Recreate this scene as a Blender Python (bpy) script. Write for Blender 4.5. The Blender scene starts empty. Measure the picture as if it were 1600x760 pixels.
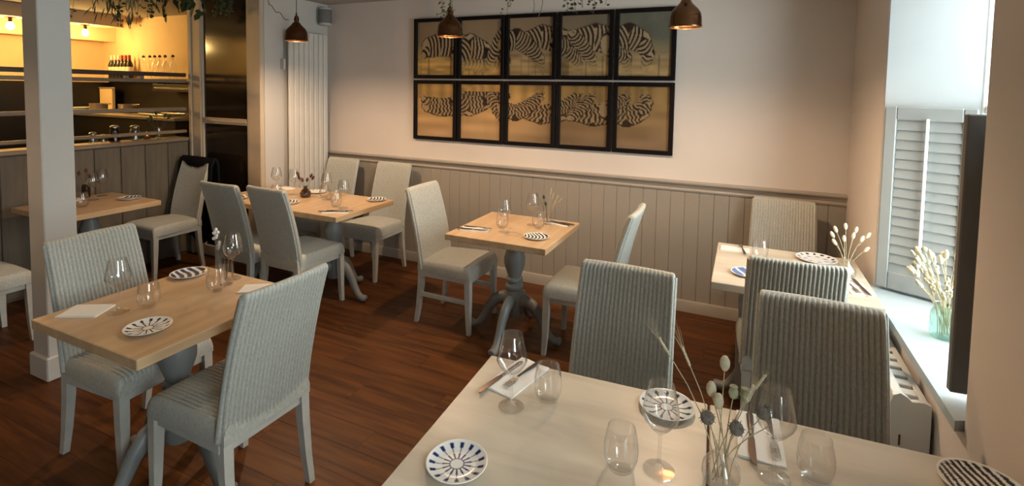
import bpy, bmesh, math, random
from mathutils import Vector, Matrix
random.seed(7)
S = bpy.context.scene
COL = S.collection
PI = math.pi

# ------------------------------------------------------------------ camera
yaw, pit, rol = -0.42757589, -0.05692691, 0.01747779
fw = Vector((math.sin(yaw)*math.cos(pit), math.cos(yaw)*math.cos(pit), math.sin(pit)))
rt = Vector((math.cos(yaw), -math.sin(yaw), 0)); up = rt.cross(fw)
r2 = rt*math.cos(rol) + up*math.sin(rol); u2 = -rt*math.sin(rol) + up*math.cos(rol)
cam = bpy.data.objects.new('camera', bpy.data.cameras.new('camera')); COL.objects.link(cam)
cam.matrix_world = Matrix(((r2.x, u2.x, -fw.x, 0), (r2.y, u2.y, -fw.y, 0), (r2.z, u2.z, -fw.z, 1.7), (0, 0, 0, 1)))
cam.data.sensor_width = 36; cam.data.lens = 17.9787
cam.data.shift_x = 0.00033; cam.data.shift_y = -0.12175
cam.data.clip_start = 0.05
S.camera = cam
# ------------------------------------------------------------------ sky, exposure
W = bpy.data.worlds.new('overcast_sky'); S.world = W; W.use_nodes = True
bg = W.node_tree.nodes['Background']; bg.inputs[0].default_value = (0.88, 0.97, 1.0, 1); bg.inputs[1].default_value = 13.0
S.view_settings.view_transform = 'Standard'; S.view_settings.look = 'None'
S.view_settings.exposure = 0.15; S.view_settings.gamma = 1.0; S.view_settings.use_curve_mapping = False
PENDANT_W, BULB_W = 56.0, 16.0
S.cycles.transparent_max_bounces = 24

def portal(name, loc, sx, sy):
    l = bpy.data.lights.new(name, 'AREA'); l.shape = 'RECTANGLE'; l.size = sx; l.size_y = sy
    l.cycles.is_portal = True
    o = bpy.data.objects.new(name, l); COL.objects.link(o); o.location = loc
    o.rotation_euler = (0, math.radians(90), 0)      # faces -X, into the room
    return o
portal('sky_portal', (1.12, 2.62, 1.60), 1.80, 1.0)
portal('sky_portal', (1.12, -0.215, 1.60), 1.80, 1.0)

# ------------------------------------------------------------------ materials
def newmat(name):
    m = bpy.data.materials.new(name); m.use_nodes = True
    nt = m.node_tree; b = nt.nodes['Principled BSDF']
    return m, nt, b
def N(nt, t, **kw):
    n = nt.nodes.new(t)
    for k, v in kw.items(): setattr(n, k, v)
    return n
def coords(nt, scale=(1, 1, 1), rot=(0, 0, 0), kind='Object'):
    tc = N(nt, 'ShaderNodeTexCoord'); mp = N(nt, 'ShaderNodeMapping')
    mp.inputs['Scale'].default_value = scale; mp.inputs['Rotation'].default_value = rot
    nt.links.new(tc.outputs[kind], mp.inputs['Vector']); return mp.outputs[0]
def ramp(nt, fac, stops):
    r = N(nt, 'ShaderNodeValToRGB'); e = r.color_ramp.elements
    while len(e) < len(stops): e.new(0.5)
    for k, (p, c) in enumerate(stops): e[k].position = p; e[k].color = (*c, 1)
    nt.links.new(fac, r.inputs[0]); return r.outputs[0]
def bump(nt, b, h, strength=0.2, dist=0.01):
    bp = N(nt, 'ShaderNodeBump'); bp.inputs['Strength'].default_value = strength; bp.inputs['Distance'].default_value = dist
    nt.links.new(h, bp.inputs['Height']); nt.links.new(bp.outputs[0], b.inputs['Normal'])
def plain(name, col, rough=0.5, metal=0.0, var=0.06, nscale=6.0, bumpy=0.0, bscale=60.0, spec=0.5):
    m, nt, b = newmat(name)
    v = coords(nt); n = N(nt, 'ShaderNodeTexNoise'); n.inputs['Scale'].default_value = nscale; n.inputs['Detail'].default_value = 3
    nt.links.new(v, n.inputs['Vector'])
    lo = tuple(c*(1-var) for c in col); hi = tuple(min(1, c*(1+var)) for c in col)
    nt.links.new(ramp(nt, n.outputs[0], [(0.3, lo), (0.7, hi)]), b.inputs['Base Color'])
    b.inputs['Roughness'].default_value = rough; b.inputs['Metallic'].default_value = metal
    b.inputs['Specular IOR Level'].default_value = spec
    if bumpy:
        n2 = N(nt, 'ShaderNodeTexNoise'); n2.inputs['Scale'].default_value = bscale; n2.inputs['Detail'].default_value = 2
        nt.links.new(v, n2.inputs['Vector']); bump(nt, b, n2.outputs[0], bumpy, 0.004)
    return m
def emis(name, col, st):
    m, nt, b = newmat(name)
    b.inputs['Base Color'].default_value = (*col, 1); b.inputs['Emission Color'].default_value = (*col, 1)
    b.inputs['Emission Strength'].default_value = st
    return m
def glassy(name, tint=(1, 1, 1), edge=0.55, rough=0.01, base=0.03):
    # thin-walled glass: see-through where looked at squarely, mirror-like towards its edges
    m, nt, b = newmat(name); nt.nodes.remove(b)
    out = nt.nodes['Material Output']
    tr = N(nt, 'ShaderNodeBsdfTransparent'); tr.inputs[0].default_value = (*tint, 1)
    gl = N(nt, 'ShaderNodeBsdfGlossy'); gl.inputs['Roughness'].default_value = rough
    lw = N(nt, 'ShaderNodeLayerWeight'); lw.inputs[0].default_value = 0.5
    pw = N(nt, 'ShaderNodeMath', operation='POWER'); pw.inputs[1].default_value = 2.6
    ml = N(nt, 'ShaderNodeMath', operation='MULTIPLY_ADD'); ml.inputs[1].default_value = edge; ml.inputs[2].default_value = base
    mx = N(nt, 'ShaderNodeMixShader')
    nt.links.new(lw.outputs['Facing'], pw.inputs[0]); nt.links.new(pw.outputs[0], ml.inputs[0]); nt.links.new(ml.outputs[0], mx.inputs[0])
    nt.links.new(tr.outputs[0], mx.inputs[1]); nt.links.new(gl.outputs[0], mx.inputs[2]); nt.links.new(mx.outputs[0], out.inputs[0])
    return m
def woodmat(name, dark, light, scale=(1.2, 14, 14), rough=0.4, objrand=0.0, rot=(0, 0, 0), spec=0.5, bumpy=0.08):
    m, nt, b = newmat(name)
    tc = N(nt, 'ShaderNodeTexCoord'); mp = N(nt, 'ShaderNodeMapping'); mp.inputs['Scale'].default_value = scale; mp.inputs['Rotation'].default_value = rot
    vec = tc.outputs['Object']
    if objrand:
        oi = N(nt, 'ShaderNodeObjectInfo'); ad = N(nt, 'ShaderNodeVectorMath', operation='ADD'); sc = N(nt, 'ShaderNodeVectorMath', operation='SCALE')
        sc.inputs[0].default_value = (13, 7, 5); nt.links.new(oi.outputs['Random'], sc.inputs['Scale'])
        nt.links.new(vec, ad.inputs[0]); nt.links.new(sc.outputs[0], ad.inputs[1]); vec = ad.outputs[0]
    nt.links.new(vec, mp.inputs['Vector'])
    n = N(nt, 'ShaderNodeTexNoise'); n.inputs['Scale'].default_value = 1.6; n.inputs['Detail'].default_value = 6; n.inputs['Distortion'].default_value = 0.6
    nt.links.new(mp.outputs[0], n.inputs['Vector'])
    c = ramp(nt, n.outputs[0], [(0.32, dark), (0.68, light)])
    if objrand:
        hs = N(nt, 'ShaderNodeHueSaturation'); mr = N(nt, 'ShaderNodeMapRange')
        mr.inputs['To Min'].default_value = 1-objrand; mr.inputs['To Max'].default_value = 1+objrand
        nt.links.new(oi.outputs['Random'], mr.inputs[0]); nt.links.new(mr.outputs[0], hs.inputs['Value']); nt.links.new(c, hs.inputs['Color']); c = hs.outputs[0]
    nt.links.new(c, b.inputs['Base Color']); b.inputs['Roughness'].default_value = rough
    b.inputs['Specular IOR Level'].default_value = spec
    if bumpy: bump(nt, b, n.outputs[0], bumpy, 0.003)
    return m
def attrmat(name, rough, spec=0.5):
    m, nt, b = newmat(name)
    a = N(nt, 'ShaderNodeAttribute'); a.attribute_name = 'print'
    nt.links.new(a.outputs['Color'], b.inputs['Base Color']); b.inputs['Roughness'].default_value = rough
    b.inputs['Specular IOR Level'].default_value = spec
    return m
def wickermat(name, col):
    m, nt, b = newmat(name)
    v = coords(nt)
    n = N(nt, 'ShaderNodeTexNoise'); n.inputs['Scale'].default_value = 160; n.inputs['Detail'].default_value = 2; nt.links.new(coords(nt, (1, 1, .45)), n.inputs['Vector'])
    lo = tuple(c*0.84 for c in col); hi = tuple(c*1.12 for c in col)
    nt.links.new(ramp(nt, n.outputs[0], [(0.3, lo), (0.7, hi)]), b.inputs['Base Color'])
    b.inputs['Roughness'].default_value = 0.5; bump(nt, b, n.outputs[0], 0.35, 0.003)
    return m

M = {}
M['wall'] = plain('cream_wall_paint', (0.645, 0.575, 0.52), 0.85, var=0.03, nscale=2, bumpy=0.15, bscale=30)
M['wall_white'] = plain('white_wall_paint', (0.53, 0.505, 0.47), 0.8, var=0.03, nscale=2, bumpy=0.1)
M['wall_dark'] = plain('brown_wall_paint', (0.16, 0.12, 0.09), 0.85, var=0.04, nscale=2)
M['reveal'] = plain('white_reveal_plaster', (0.50, 0.525, 0.535), 0.8, var=0.03, nscale=3, bumpy=0.2, bscale=12)
M['ceiling'] = plain('ceiling_paint', (0.40, 0.36, 0.32), 0.9, var=0.02)
M['dado'] = plain('grey_beige_panel_paint', (0.315, 0.275, 0.228), 0.5, var=0.05, nscale=3, bumpy=0.06)
M['dado_rail'] = plain('grey_beige_rail_paint', (0.36, 0.315, 0.265), 0.45, var=0.04)
M['floor_base'] = plain('dark_subfloor', (0.02, 0.01, 0.006), 0.8)
M['floor'] = woodmat('brown_floor_plank', (0.044, 0.0125, 0.0026), (0.118, 0.040, 0.0085), (1.1, 16, 16), 0.45, objrand=0.10, spec=0.22)
M['oak'] = woodmat('pale_oak_tabletop', (0.46, 0.305, 0.170), (0.59, 0.41, 0.245), (9, 1.1, 9), 0.38, bumpy=0.04)
M['pale_oak'] = woodmat('washed_oak_tabletop', (0.47, 0.40, 0.31), (0.62, 0.545, 0.43), (1.1, 7, 9), 0.38, bumpy=0.04)
M['grey_paint'] = plain('blue_grey_furniture_paint', (0.20, 0.205, 0.20), 0.42, var=0.12, nscale=8, bumpy=0.05)
M['leg'] = plain('pale_grey_leg_paint', (0.45, 0.44, 0.40), 0.45, var=0.07, nscale=14)
M['wicker'] = wickermat('grey_woven_fibre', (0.425, 0.42, 0.375))
M['copper'] = plain('aged_copper', (0.155, 0.078, 0.038), 0.2, metal=1.0, var=0.12, nscale=9)
M['shade_in'] = plain('brass_shade_lining', (0.75, 0.60, 0.32), 0.45, metal=0.3)
M['black'] = plain('black_lacquer', (0.006, 0.004, 0.004), 0.5, var=0.1, nscale=20, spec=0.15)
M['cord'] = plain('black_cord', (0.012, 0.012, 0.012), 0.6)
M['bulb'] = emis('warm_bulb', (1.0, 0.60, 0.22), 45)
M['barbulb'] = emis('warm_bar_bulb', (1.0, 0.66, 0.25), 60)
M['glass'] = glassy('clear_glass', (1, 1, 1), 0.65, 0.0, 0.075)
M['pane'] = glassy('window_pane', (0.96, 0.98, 0.97), 0.5, 0.0, 0.03)
M['picglass'] = glassy('picture_glass', (1, 1, 1), 0.35, 0.0, 0.022)
M['green_glass'] = glassy('green_glass', (0.86, 0.94, 0.91), 0.5, 0.02, 0.05)
M['darkglass'] = plain('dark_smoked_glass', (0.020, 0.013, 0.008), 0.12, var=0.2, nscale=3, spec=0.35)
M['print'] = attrmat('zebra_photo_print', 0.6, 0.1)
M['ceramic'] = attrmat('painted_ceramic', 0.18)
M['napkin'] = plain('white_napkin', (0.80, 0.78, 0.74), 0.9, var=0.02, bumpy=0.1, bscale=200)
M['steel'] = plain('brushed_steel', (0.55, 0.54, 0.52), 0.25, metal=1.0)
M['dkhandle'] = plain('dark_cutlery_handle', (0.06, 0.038, 0.028), 0.35, var=0.15, nscale=40)
M['bronze'] = plain('dark_blade_metal', (0.16, 0.12, 0.10), 0.28, metal=0.9)
M['white_metal'] = plain('white_radiator_enamel', (0.72, 0.71, 0.67), 0.35, var=0.02)
M['grey_metal'] = plain('grey_radiator_enamel', (0.60, 0.57, 0.52), 0.4, var=0.03)
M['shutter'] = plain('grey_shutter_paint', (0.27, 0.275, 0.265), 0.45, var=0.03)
M['shutter_shaded'] = plain('shaded_shutter_paint', (0.15, 0.135, 0.12), 0.5, var=0.04)  # shutter paint darkened: the near shutter's backlit shade is in the colour
M['pvc'] = plain('white_window_frame', (0.75, 0.75, 0.73), 0.4, var=0.02)
M['sill'] = plain('grey_white_sill_paint', (0.40, 0.45, 0.47), 0.4, var=0.03)
M['post'] = plain('cream_post_paint', (0.50, 0.41, 0.31), 0.5, var=0.05)
M['panel'] = woodmat('taupe_partition_board', (0.105, 0.083, 0.058), (0.155, 0.124, 0.088), (12, 12, 1.2), 0.6)
M['rail'] = woodmat('stained_rail_wood', (0.20, 0.14, 0.09), (0.32, 0.235, 0.16), (8, 1.2, 8), 0.4)
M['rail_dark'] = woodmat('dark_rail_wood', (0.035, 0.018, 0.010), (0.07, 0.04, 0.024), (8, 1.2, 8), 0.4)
M['barwall'] = plain('ochre_bar_plaster', (0.76, 0.56, 0.30), 0.8, var=0.06, nscale=2.5, bumpy=0.2, bscale=14)
M['barbeam'] = plain('tan_bulkhead', (0.62, 0.50, 0.34), 0.8, var=0.03)
M['bardark'] = plain('dark_kitchen_panel', (0.006, 0.004, 0.003), 0.5, var=0.2)
M['steelwork'] = plain('worn_steel_worktop', (0.42, 0.36, 0.28), 0.35, metal=0.6)
M['wine'] = plain('dark_wine_glass', (0.02, 0.012, 0.008), 0.12)
M['foil'] = plain('red_foil', (0.30, 0.02, 0.015), 0.35)
M['paper'] = plain('cream_label', (0.75, 0.66, 0.48), 0.8)
M['coat'] = plain('black_wool', (0.008, 0.008, 0.009), 0.95, bumpy=0.3, bscale=90, spec=0.1)
M['speaker'] = plain('grey_speaker_mesh', (0.16, 0.155, 0.15), 0.7, bumpy=0.4, bscale=300)
M['speaker_cap'] = plain('pale_speaker_case', (0.50, 0.49, 0.47), 0.5)
M['leaf'] = plain('ivy_leaf', (0.030, 0.050, 0.018), 0.5, var=0.3, nscale=12)
M['leaf2'] = plain('fine_foliage_leaf', (0.10, 0.115, 0.05), 0.6, var=0.35, nscale=15)
M['twig'] = plain('brown_twig', (0.13, 0.09, 0.06), 0.8, var=0.2)
M['straw'] = plain('dried_straw', (0.50, 0.42, 0.26), 0.8, var=0.15, nscale=40)
M['bunny'] = plain('pale_grass_head', (0.62, 0.56, 0.40), 0.9, var=0.12, nscale=50, bumpy=0.4, bscale=150)
M['poppy'] = plain('dried_seed_head', (0.34, 0.34, 0.22), 0.8, var=0.2, nscale=40)
M['thistle'] = plain('grey_thistle', (0.20, 0.175, 0.15), 0.9, var=0.25, nscale=60, bumpy=0.5, bscale=160)
M['darkred'] = plain('dried_dark_bloom', (0.10, 0.035, 0.03), 0.85, var=0.25, nscale=40)
M['berry'] = plain('white_berry', (0.72, 0.70, 0.64), 0.5)
M['smoke'] = glassy('smoky_glass', (0.60, 0.52, 0.44), 0.5, 0.03, 0.06)

# ------------------------------------------------------------------ mesh helpers
class MB:
    def __init__(s): s.v = []; s.f = []
    def box(s, x0, x1, y0, y1, z0, z1, T=None):
        b = len(s.v); P = [(x, y, z) for z in (z0, z1) for y in (y0, y1) for x in (x0, x1)]
        s.v += [tuple(T @ Vector(q)) if T else q for q in P]
        s.f += [tuple(b+i for i in q) for q in ((0, 2, 3, 1), (4, 5, 7, 6), (0, 1, 5, 4), (2, 6, 7, 3), (0, 4, 6, 2), (1, 3, 7, 5))]
        return s
    def cbox(s, x0, x1, y0, y1, z0, z1, c=0.004, T=None):
        # box with chamfered edges (three points to each corner)
        bm = bmesh.new()
        for x, sx in ((x0, 1), (x1, -1)):
            for y, sy in ((y0, 1), (y1, -1)):
                for z, sz in ((z0, 1), (z1, -1)):
                    bm.verts.new((x, y+sy*c, z+sz*c)); bm.verts.new((x+sx*c, y, z+sz*c)); bm.verts.new((x+sx*c, y+sy*c, z))
        bmesh.ops.convex_hull(bm, input=bm.verts)
        bmesh.ops.dissolve_limit(bm, angle_limit=0.01, verts=bm.verts, edges=bm.edges)
        bm.verts.index_update(); b = len(s.v)
        s.v += [tuple(T @ v.co) if T else tuple(v.co) for v in bm.verts]
        s.f += [tuple(b+v.index for v in f.verts) for f in bm.faces]
        bm.free(); return s
    def lathe(s, prof, n=24, T=None, close=False):
        b = len(s.v)
        for (r, z) in prof:
            for k in range(n):
                a = 2*PI*k/n; p = Vector((r*math.cos(a), r*math.sin(a), z)); s.v.append(tuple(T @ p) if T else tuple(p))
        L = len(prof)
        for i in range(L-1 if not close else L):
            j = (i+1) % L
            for k in range(n):
                k2 = (k+1) % n; s.f.append((b+i*n+k, b+i*n+k2, b+j*n+k2, b+j*n+k))
        if not close:
            if prof[0][0] > 1e-6: s.f.append(tuple(b+k for k in reversed(range(n))))
            if prof[-1][0] > 1e-6: s.f.append(tuple(b+(L-1)*n+k for k in range(n)))
        return s
    def loft(s, secs, cap=True, closed=True):
        b = len(s.v); n = len(secs[0])
        for q in secs: s.v += [tuple(p) for p in q]
        for i in range(len(secs)-1):
            for k in range(n if closed else n-1):
                k2 = (k+1) % n; s.f.append((b+i*n+k, b+i*n+k2, b+(i+1)*n+k2, b+(i+1)*n+k))
        if cap and closed:
            s.f.append(tuple(b+k for k in reversed(range(n)))); s.f.append(tuple(b+(len(secs)-1)*n+k for k in range(n)))
        return s
    def tube(s, pts, r, n=6):
        pts = [Vector(p) for p in pts]; secs = []
        for i, p in enumerate(pts):
            d = (pts[min(i+1, len(pts)-1)] - pts[max(i-1, 0)]).normalized()
            a = d.cross(Vector((0, 0, 1)) if abs(d.z) < 0.9 else Vector((1, 0, 0))).normalized(); c = d.cross(a)
            rr = r[i] if isinstance(r, (list, tuple)) else r
            secs.append([p + (a*math.cos(2*PI*k/n) + c*math.sin(2*PI*k/n))*rr for k in range(n)])
        return s.loft(secs)
    def blob(s, c, rx, ry, rz, n=8, m=5, d=None):
        q = Vector((0, 0, 1)).rotation_difference(Vector(d).normalized()).to_matrix() if d else Matrix.Identity(3)
        secs = []
        for i in range(m+1):
            t = -PI/2 + PI*i/m; cr = max(0.03, math.cos(t))
            secs.append([Vector(c) + q @ Vector((rx*cr*math.cos(2*PI*k/n), ry*cr*math.sin(2*PI*k/n), rz*math.sin(t))) for k in range(n)])
        return s.loft(secs)
    def prism(s, poly, z0, z1):
        return s.loft([[Vector((x, y, z0)) for x, y in poly], [Vector((x, y, z1)) for x, y in poly]])
    def mesh(s, name, smooth=None):
        me = bpy.data.meshes.new(name); me.from_pydata(s.v, [], s.f)
        bm = bmesh.new(); bm.from_mesh(me); bmesh.ops.recalc_face_normals(bm, faces=bm.faces); bm.to_mesh(me); bm.free()
        if smooth is not None:
            for p in me.polygons: p.use_smooth = True
            if smooth < 170: me.set_sharp_from_angle(angle=math.radians(smooth))
        return me
    def build(s, name, mat, parent=None, smooth=None, loc=None, rz=0):
        me = s.mesh(name, smooth); me.materials.append(mat); return link(name, me, parent, loc, rz)
def link(name, me, parent=None, loc=None, rz=0):
    o = bpy.data.objects.new(name, me); COL.objects.link(o)
    if parent: o.parent = parent
    if loc is not None: o.location = loc
    if rz: o.rotation_euler = (0, 0, rz)
    return o
def tag(o, label, cat, group=None):
    o['label'] = label; o['category'] = cat
    if group: o['group'] = group
    return o
def thing(name, label, cat, loc=(0, 0, 0), rz=0, group=None):
    o = link(name, None, None, loc, rz); o.empty_display_size = 0.1; return tag(o, label, cat, group)
def struct(o): o['kind'] = 'structure'; return o
def dup(root, label, loc, rz=0, group=None):
    r = root.copy(); COL.objects.link(r); r.location = loc; r.rotation_euler = (0, 0, rz); r['label'] = label
    if group: r['group'] = group
    for ch in list(root.children):
        c = ch.copy(); COL.objects.link(c); c.parent = r
        for g in list(ch.children):
            d = g.copy(); COL.objects.link(d); d.parent = c
    return r

# ================================================================== STRUCTURE
YB, CE, XR = 4.125, 2.55, 0.66            # back wall, ceiling, right wall
fl = struct(MB().box(-8.4, 1.1, -2.3, 4.3, -0.08, -0.006).build('floor', M['floor_base']))
pl_w, pl_l = 0.145, 1.25
pm = MB().cbox(0, pl_l-0.0007, 0, pl_w-0.0007, -0.006, 0.0, 0.0005).mesh('plank'); pm.materials.append(M['floor'])
row = 0; y = 0.35
while y < YB:
    x = -5.05 + ((row*0.47) % pl_l) - pl_l
    while x < XR:
        if x + pl_l > -5.0 and x < 0.6:
            link('plank', pm, fl, (x, y, 0))
        x += pl_l
    y += pl_w; row += 1
struct(MB().box(-8.4, 1.1, -2.3, 4.3, CE, CE+0.1).build('ceiling', M['ceiling']))
wb = struct(MB().box(-4.2, 1.1, YB, 4.3, 0, CE).build('wall_back', M['wall']))
struct(MB().box(-8.4, 1.1, -2.4, -2.3, 0, CE).build('wall_front', M['wall_dark']))
wl = MB().box(-4.2, -4.03, 3.345, YB, 0, CE).build('wall_left', M['wall_white']); struct(wl)

# wainscot boards on the back wall, each a board of its own
bw = 0.1055
bm_ = MB().cbox(0.0008, bw-0.0008, -0.014, 0, 0.02, 0.945, 0.0028).mesh('wainscot_board'); bm_.materials.append(M['dado'])
nb = int((XR+4.03)/bw)+1
for k in range(nb):
    x = XR - (k+1)*bw
    if x < -4.03: break
    link('wainscot_board', bm_, wb, (x, YB, 0))
prof = [(0, .935), (-.022, .938), (-.026, .95), (-.022, .962), (-.028, .975), (-.036, .988), (-.048, 1.0), (-.05, 1.012), (-.044, 1.018), (0, 1.018)]
MBd = MB().loft([[Vector((x, YB+a, z)) for a, z in prof] for x in (-4.03, XR)])
struct(MBd.build('trim_1', M['dado_rail'], smooth=30))
bprof = [(0, 0), (-.02, 0), (-.02, .072), (-.014, .086), (0, .088)]
struct(MB().loft([[Vector((x, YB+a-.014, z)) for a, z in bprof] for x in (-4.03, XR)]).build('baseboard_back', M['dado_rail'], smooth=30))
struct(MB().loft([[Vector((-4.03-a, yy, z)) for a, z in bprof] for yy in (3.345, YB)]).build('baseboard_left', M['wall_white'], smooth=30))

# right wall: three deep splayed window recesses
SILL = 0.69
def opening(yn, yf):      # near/far edge of an opening on the room face -> glazing edges
    return (yn, yn+0.175, yf-0.175, yf)
OPS = [opening(1.985, 3.25), opening(-0.85, 0.42)]
rw = MB()
ycur = YB+0.17
XO = 1.06
for (yn, gn, gf, yf) in OPS:
    rw.prism([(XR, ycur), (XR, yf), (1.0, gf), (XO, gf), (XO, ycur)], 0, CE)
    rw.prism([(XR, yf), (XR, yn), (1.0, gn), (XO, gn), (XO, gf), (1.0, gf)], 0, SILL-0.035)
    rw.prism([(XR, yf), (XR, yn), (1.0, gn), (XO, gn), (XO, gf), (1.0, gf)], 2.42, CE)
    rw.prism([(XR, yn), (1.0, gn), (XO, gn), (XO, yn-0.1), (XR, yn-0.1)], 0, CE)
    ycur = yn-0.1
rw.prism([(XR, ycur), (XO, ycur), (XO, -2.3), (XR, -2.3)], 0, CE)
struct(rw.build('wall_right', M['wall']))
# white plaster lining on the splayed reveals
for i, (yn, gn, gf, yf) in enumerate(OPS):
    lin = MB()
    lin.prism([(XR+.004, yf+.001), (XR+.004, yf-.012), (1.0, gf-.010), (1.0, gf+.003)], SILL, 2.42)
    lin.prism([(XR+.004, yn-.001), (XR+.004, yn+.012), (1.0, gn+.010), (1.0, gn-.003)], SILL, 2.42)
    struct(lin.build('trim_%d' % (i+2), M['reveal']))
    w = link('window_%d' % (i+1), None, None, (1.0, gn, 0)); w['kind'] = 'structure'
    G = gf-gn
    fr = MB(); x0, x1 = 0.0, 0.055
    fr.cbox(x0, x1, 0, .06, SILL, 2.42).cbox(x0, x1, G-.016, G, SILL, 2.42).cbox(x0, x1, .06, G-.016, 2.35, 2.42).cbox(x0, x1, .06, G-.016, SILL, SILL+.07)
    fr.cbox(x0+.01, x1-.01, .06, G-.016, 1.62, 1.665)
    fr.build('window_frame', M['pvc'], w)
    for z0, z1 in ((SILL+.07, 1.62), (1.665, 2.35)):
        MB().box(.025, .029, .06, G-.016, z0, z1).build('pane', M['pane'], w)
    sl = MB().prism([(XR-.025-1.0, yn-gn-.0), (XR-.025-1.0, yf-gn+.0), (0.0, gf-gn), (0.0, 0)], SILL-.035, SILL)
    sl.build('window_sill', M['sill'], w)

# shutters of the visible window
def shutter(label, hinge, ang, w, z0, z1, mat, kn=16):
    t = thing('window_shutter', label, 'shutter', (hinge[0], hinge[1], 0), ang)
    st = 0.05; d = 0.014
    MB().cbox(0, st, -d, d, z0, z1).build('stile', mat, t); MB().cbox(w-st, w, -d, d, z0, z1).build('stile', mat, t)
    MB().cbox(st, w-st, -d, d, z1-.065, z1).build('top_rail', mat, t); MB().cbox(st, w-st, -d, d, z0, z0+.09).build('bottom_rail', mat, t)
    h = (z1-.065-z0-.09)/kn
    me = MB().cbox(0, w-2*st, -.004, .004, -h*.58, h*.58, .0015).mesh('slat'); me.materials.append(mat)
    for k in range(kn):
        o = link('slat', me, t, (st, 0, z0+.09+h*(k+.5))); o.rotation_euler = (math.radians(13), 0, 0)
    MB().cbox(w/2-.006, w/2+.006, -.030, -.018, z0+.10, z1-.055, .002).build('tilt_rod', M['pvc'], t)
    for zz in (z0+.12, z1-.12): MB().cbox(-.012, .004, -.018, .018, zz-.03, zz+.03, .002).build('hinge', M['white_metal'], t)
    return t
yn, gn, gf, yf = OPS[0]
ang = math.atan2(yf-gf, XR-1.0)
sh1 = shutter('grey louvred shutter folded open flat against the far window reveal', (0.985, gf-.03), ang, 0.36, .705, 1.645, M['shutter'])
for o in sh1.children:
    if o.name.startswith('tilt_rod'): o.location = (0, .048, 0)
sh2 = shutter('dark backlit shutter standing edge-on beside the near wall pier', (0.985, gn-.005), PI+math.radians(4), 0.328, .715, 1.645, M['shutter_shaded'])

# ------------------------------------------------------------------ left side: pillar, posts, dark door, bar partition
p = MB().cbox(-3.69, -3.528, 1.48, 1.635, 0, CE, .005).build('trim_5', M['wall_white']); struct(p)
struct(MB().cbox(-3.705, -3.513, 1.465, 1.65, 0, .135, .006).build('baseboard_pillar', M['wall_white']))
struct(MB().cbox(-4.205, -4.03, 3.30, 3.345, 0, CE, .006).build('trim_6', M['post']))
struct(MB().cbox(-5.05, -4.865, 3.30, 3.345, 0, CE, .006).cbox(-5.02, -4.985, 3.285, 3.30, 0, CE, .004).build('trim_7', M['post']))
dr = link('door_1', None, None, (-4.535, 3.33, 0)); dr['kind'] = 'structure'
h = .333
MB().cbox(-h, -h+.022, -.02, .02, 0, CE).cbox(h-.022, h, -.02, .02, 0, CE).cbox(-h+.022, h-.022, -.02, .02, 0, .10).build('door_frame', M['post'], dr)
MB().cbox(-h+.022, h-.022, -.022, .022, 1.315, 1.375).cbox(-h+.022, h-.022, -.03, -.02, 1.337, 1.352, .002).build('transom', M['post'], dr)
for z0, z1 in ((.10, 1.315), (1.375, CE)): MB().box(-h+.022, h-.022, 0.0, .012, z0, z1).build('pane', M['darkglass'], dr)

XP = -5.05
wp = struct(MB().box(-5.20, XP-.016, -.4, 3.345, 0, 1.13).build('wall_partition', M['panel']))
bw2 = .205
pbm = MB().cbox(-.016, 0, .002, bw2-.002, .02, 1.125, .005).mesh('partition_board'); pbm.materials.append(M['panel'])
yy = 3.30-bw2
while yy > -.3:
    link('partition_board', pbm, wp, (XP, yy, 0)); yy -= bw2
struct(MB().cbox(-5.235, XP+.02, -.4, 3.30, 1.13, 1.167, .008).build('trim_8', M['rail']))
struct(MB().box(-5.2, XP, -2.3, -.4, 0, CE).build('wall_left_near', M['wall_dark']))
for k, (z, hh) in enumerate(((1.785, .038), (1.722, .032), (1.447, .034), (1.225, .028))):
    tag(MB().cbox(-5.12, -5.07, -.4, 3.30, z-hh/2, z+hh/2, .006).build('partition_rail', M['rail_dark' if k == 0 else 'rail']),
        ['topmost wooden rail across the bar opening', 'second wooden rail down across the bar opening', 'middle wooden rail across the bar opening', 'lowest wooden rail just above the bar ledge'][k], 'rail', 'rails of the bar partition')
for k, y_ in enumerate((2.77, 2.90)):
    tag(MB().cbox(-5.115, -5.085, y_-.016, y_+.016, 1.738, 1.766, .003).build('rail_spacer', M['rail']), ['small block between the two top rails, nearer the pillar', 'small block between the two top rails, nearer the dark door'][k], 'block', 'spacers between the top rails')

# bar room beyond the partition
struct(MB().box(-8.4, -4.2, YB, 4.3, 0, CE).build('wall_bar_end', M['barwall']))
struct(MB().box(-8.4, -8.10, -2.3, YB, 0, CE).build('wall_bar_back', M['barwall']))
struct(MB().box(-8.10, -7.80, -2.3, YB, 2.245, CE).build('trim_9', M['barwall']))
struct(MB().box(-7.62, -7.30, -2.3, 3.95, 2.405, CE).build('trim_10', M['barbeam']))
struct(MB().box(-8.10, -7.85, -2.3, YB, 0, 1.70).build('wall_bar_tiles', M['bardark']))
struct(MB().box(-7.85, -5.3, YB-.05, YB, 0, 1.70).build('wall_bar_splash', M['bardark']))

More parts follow.
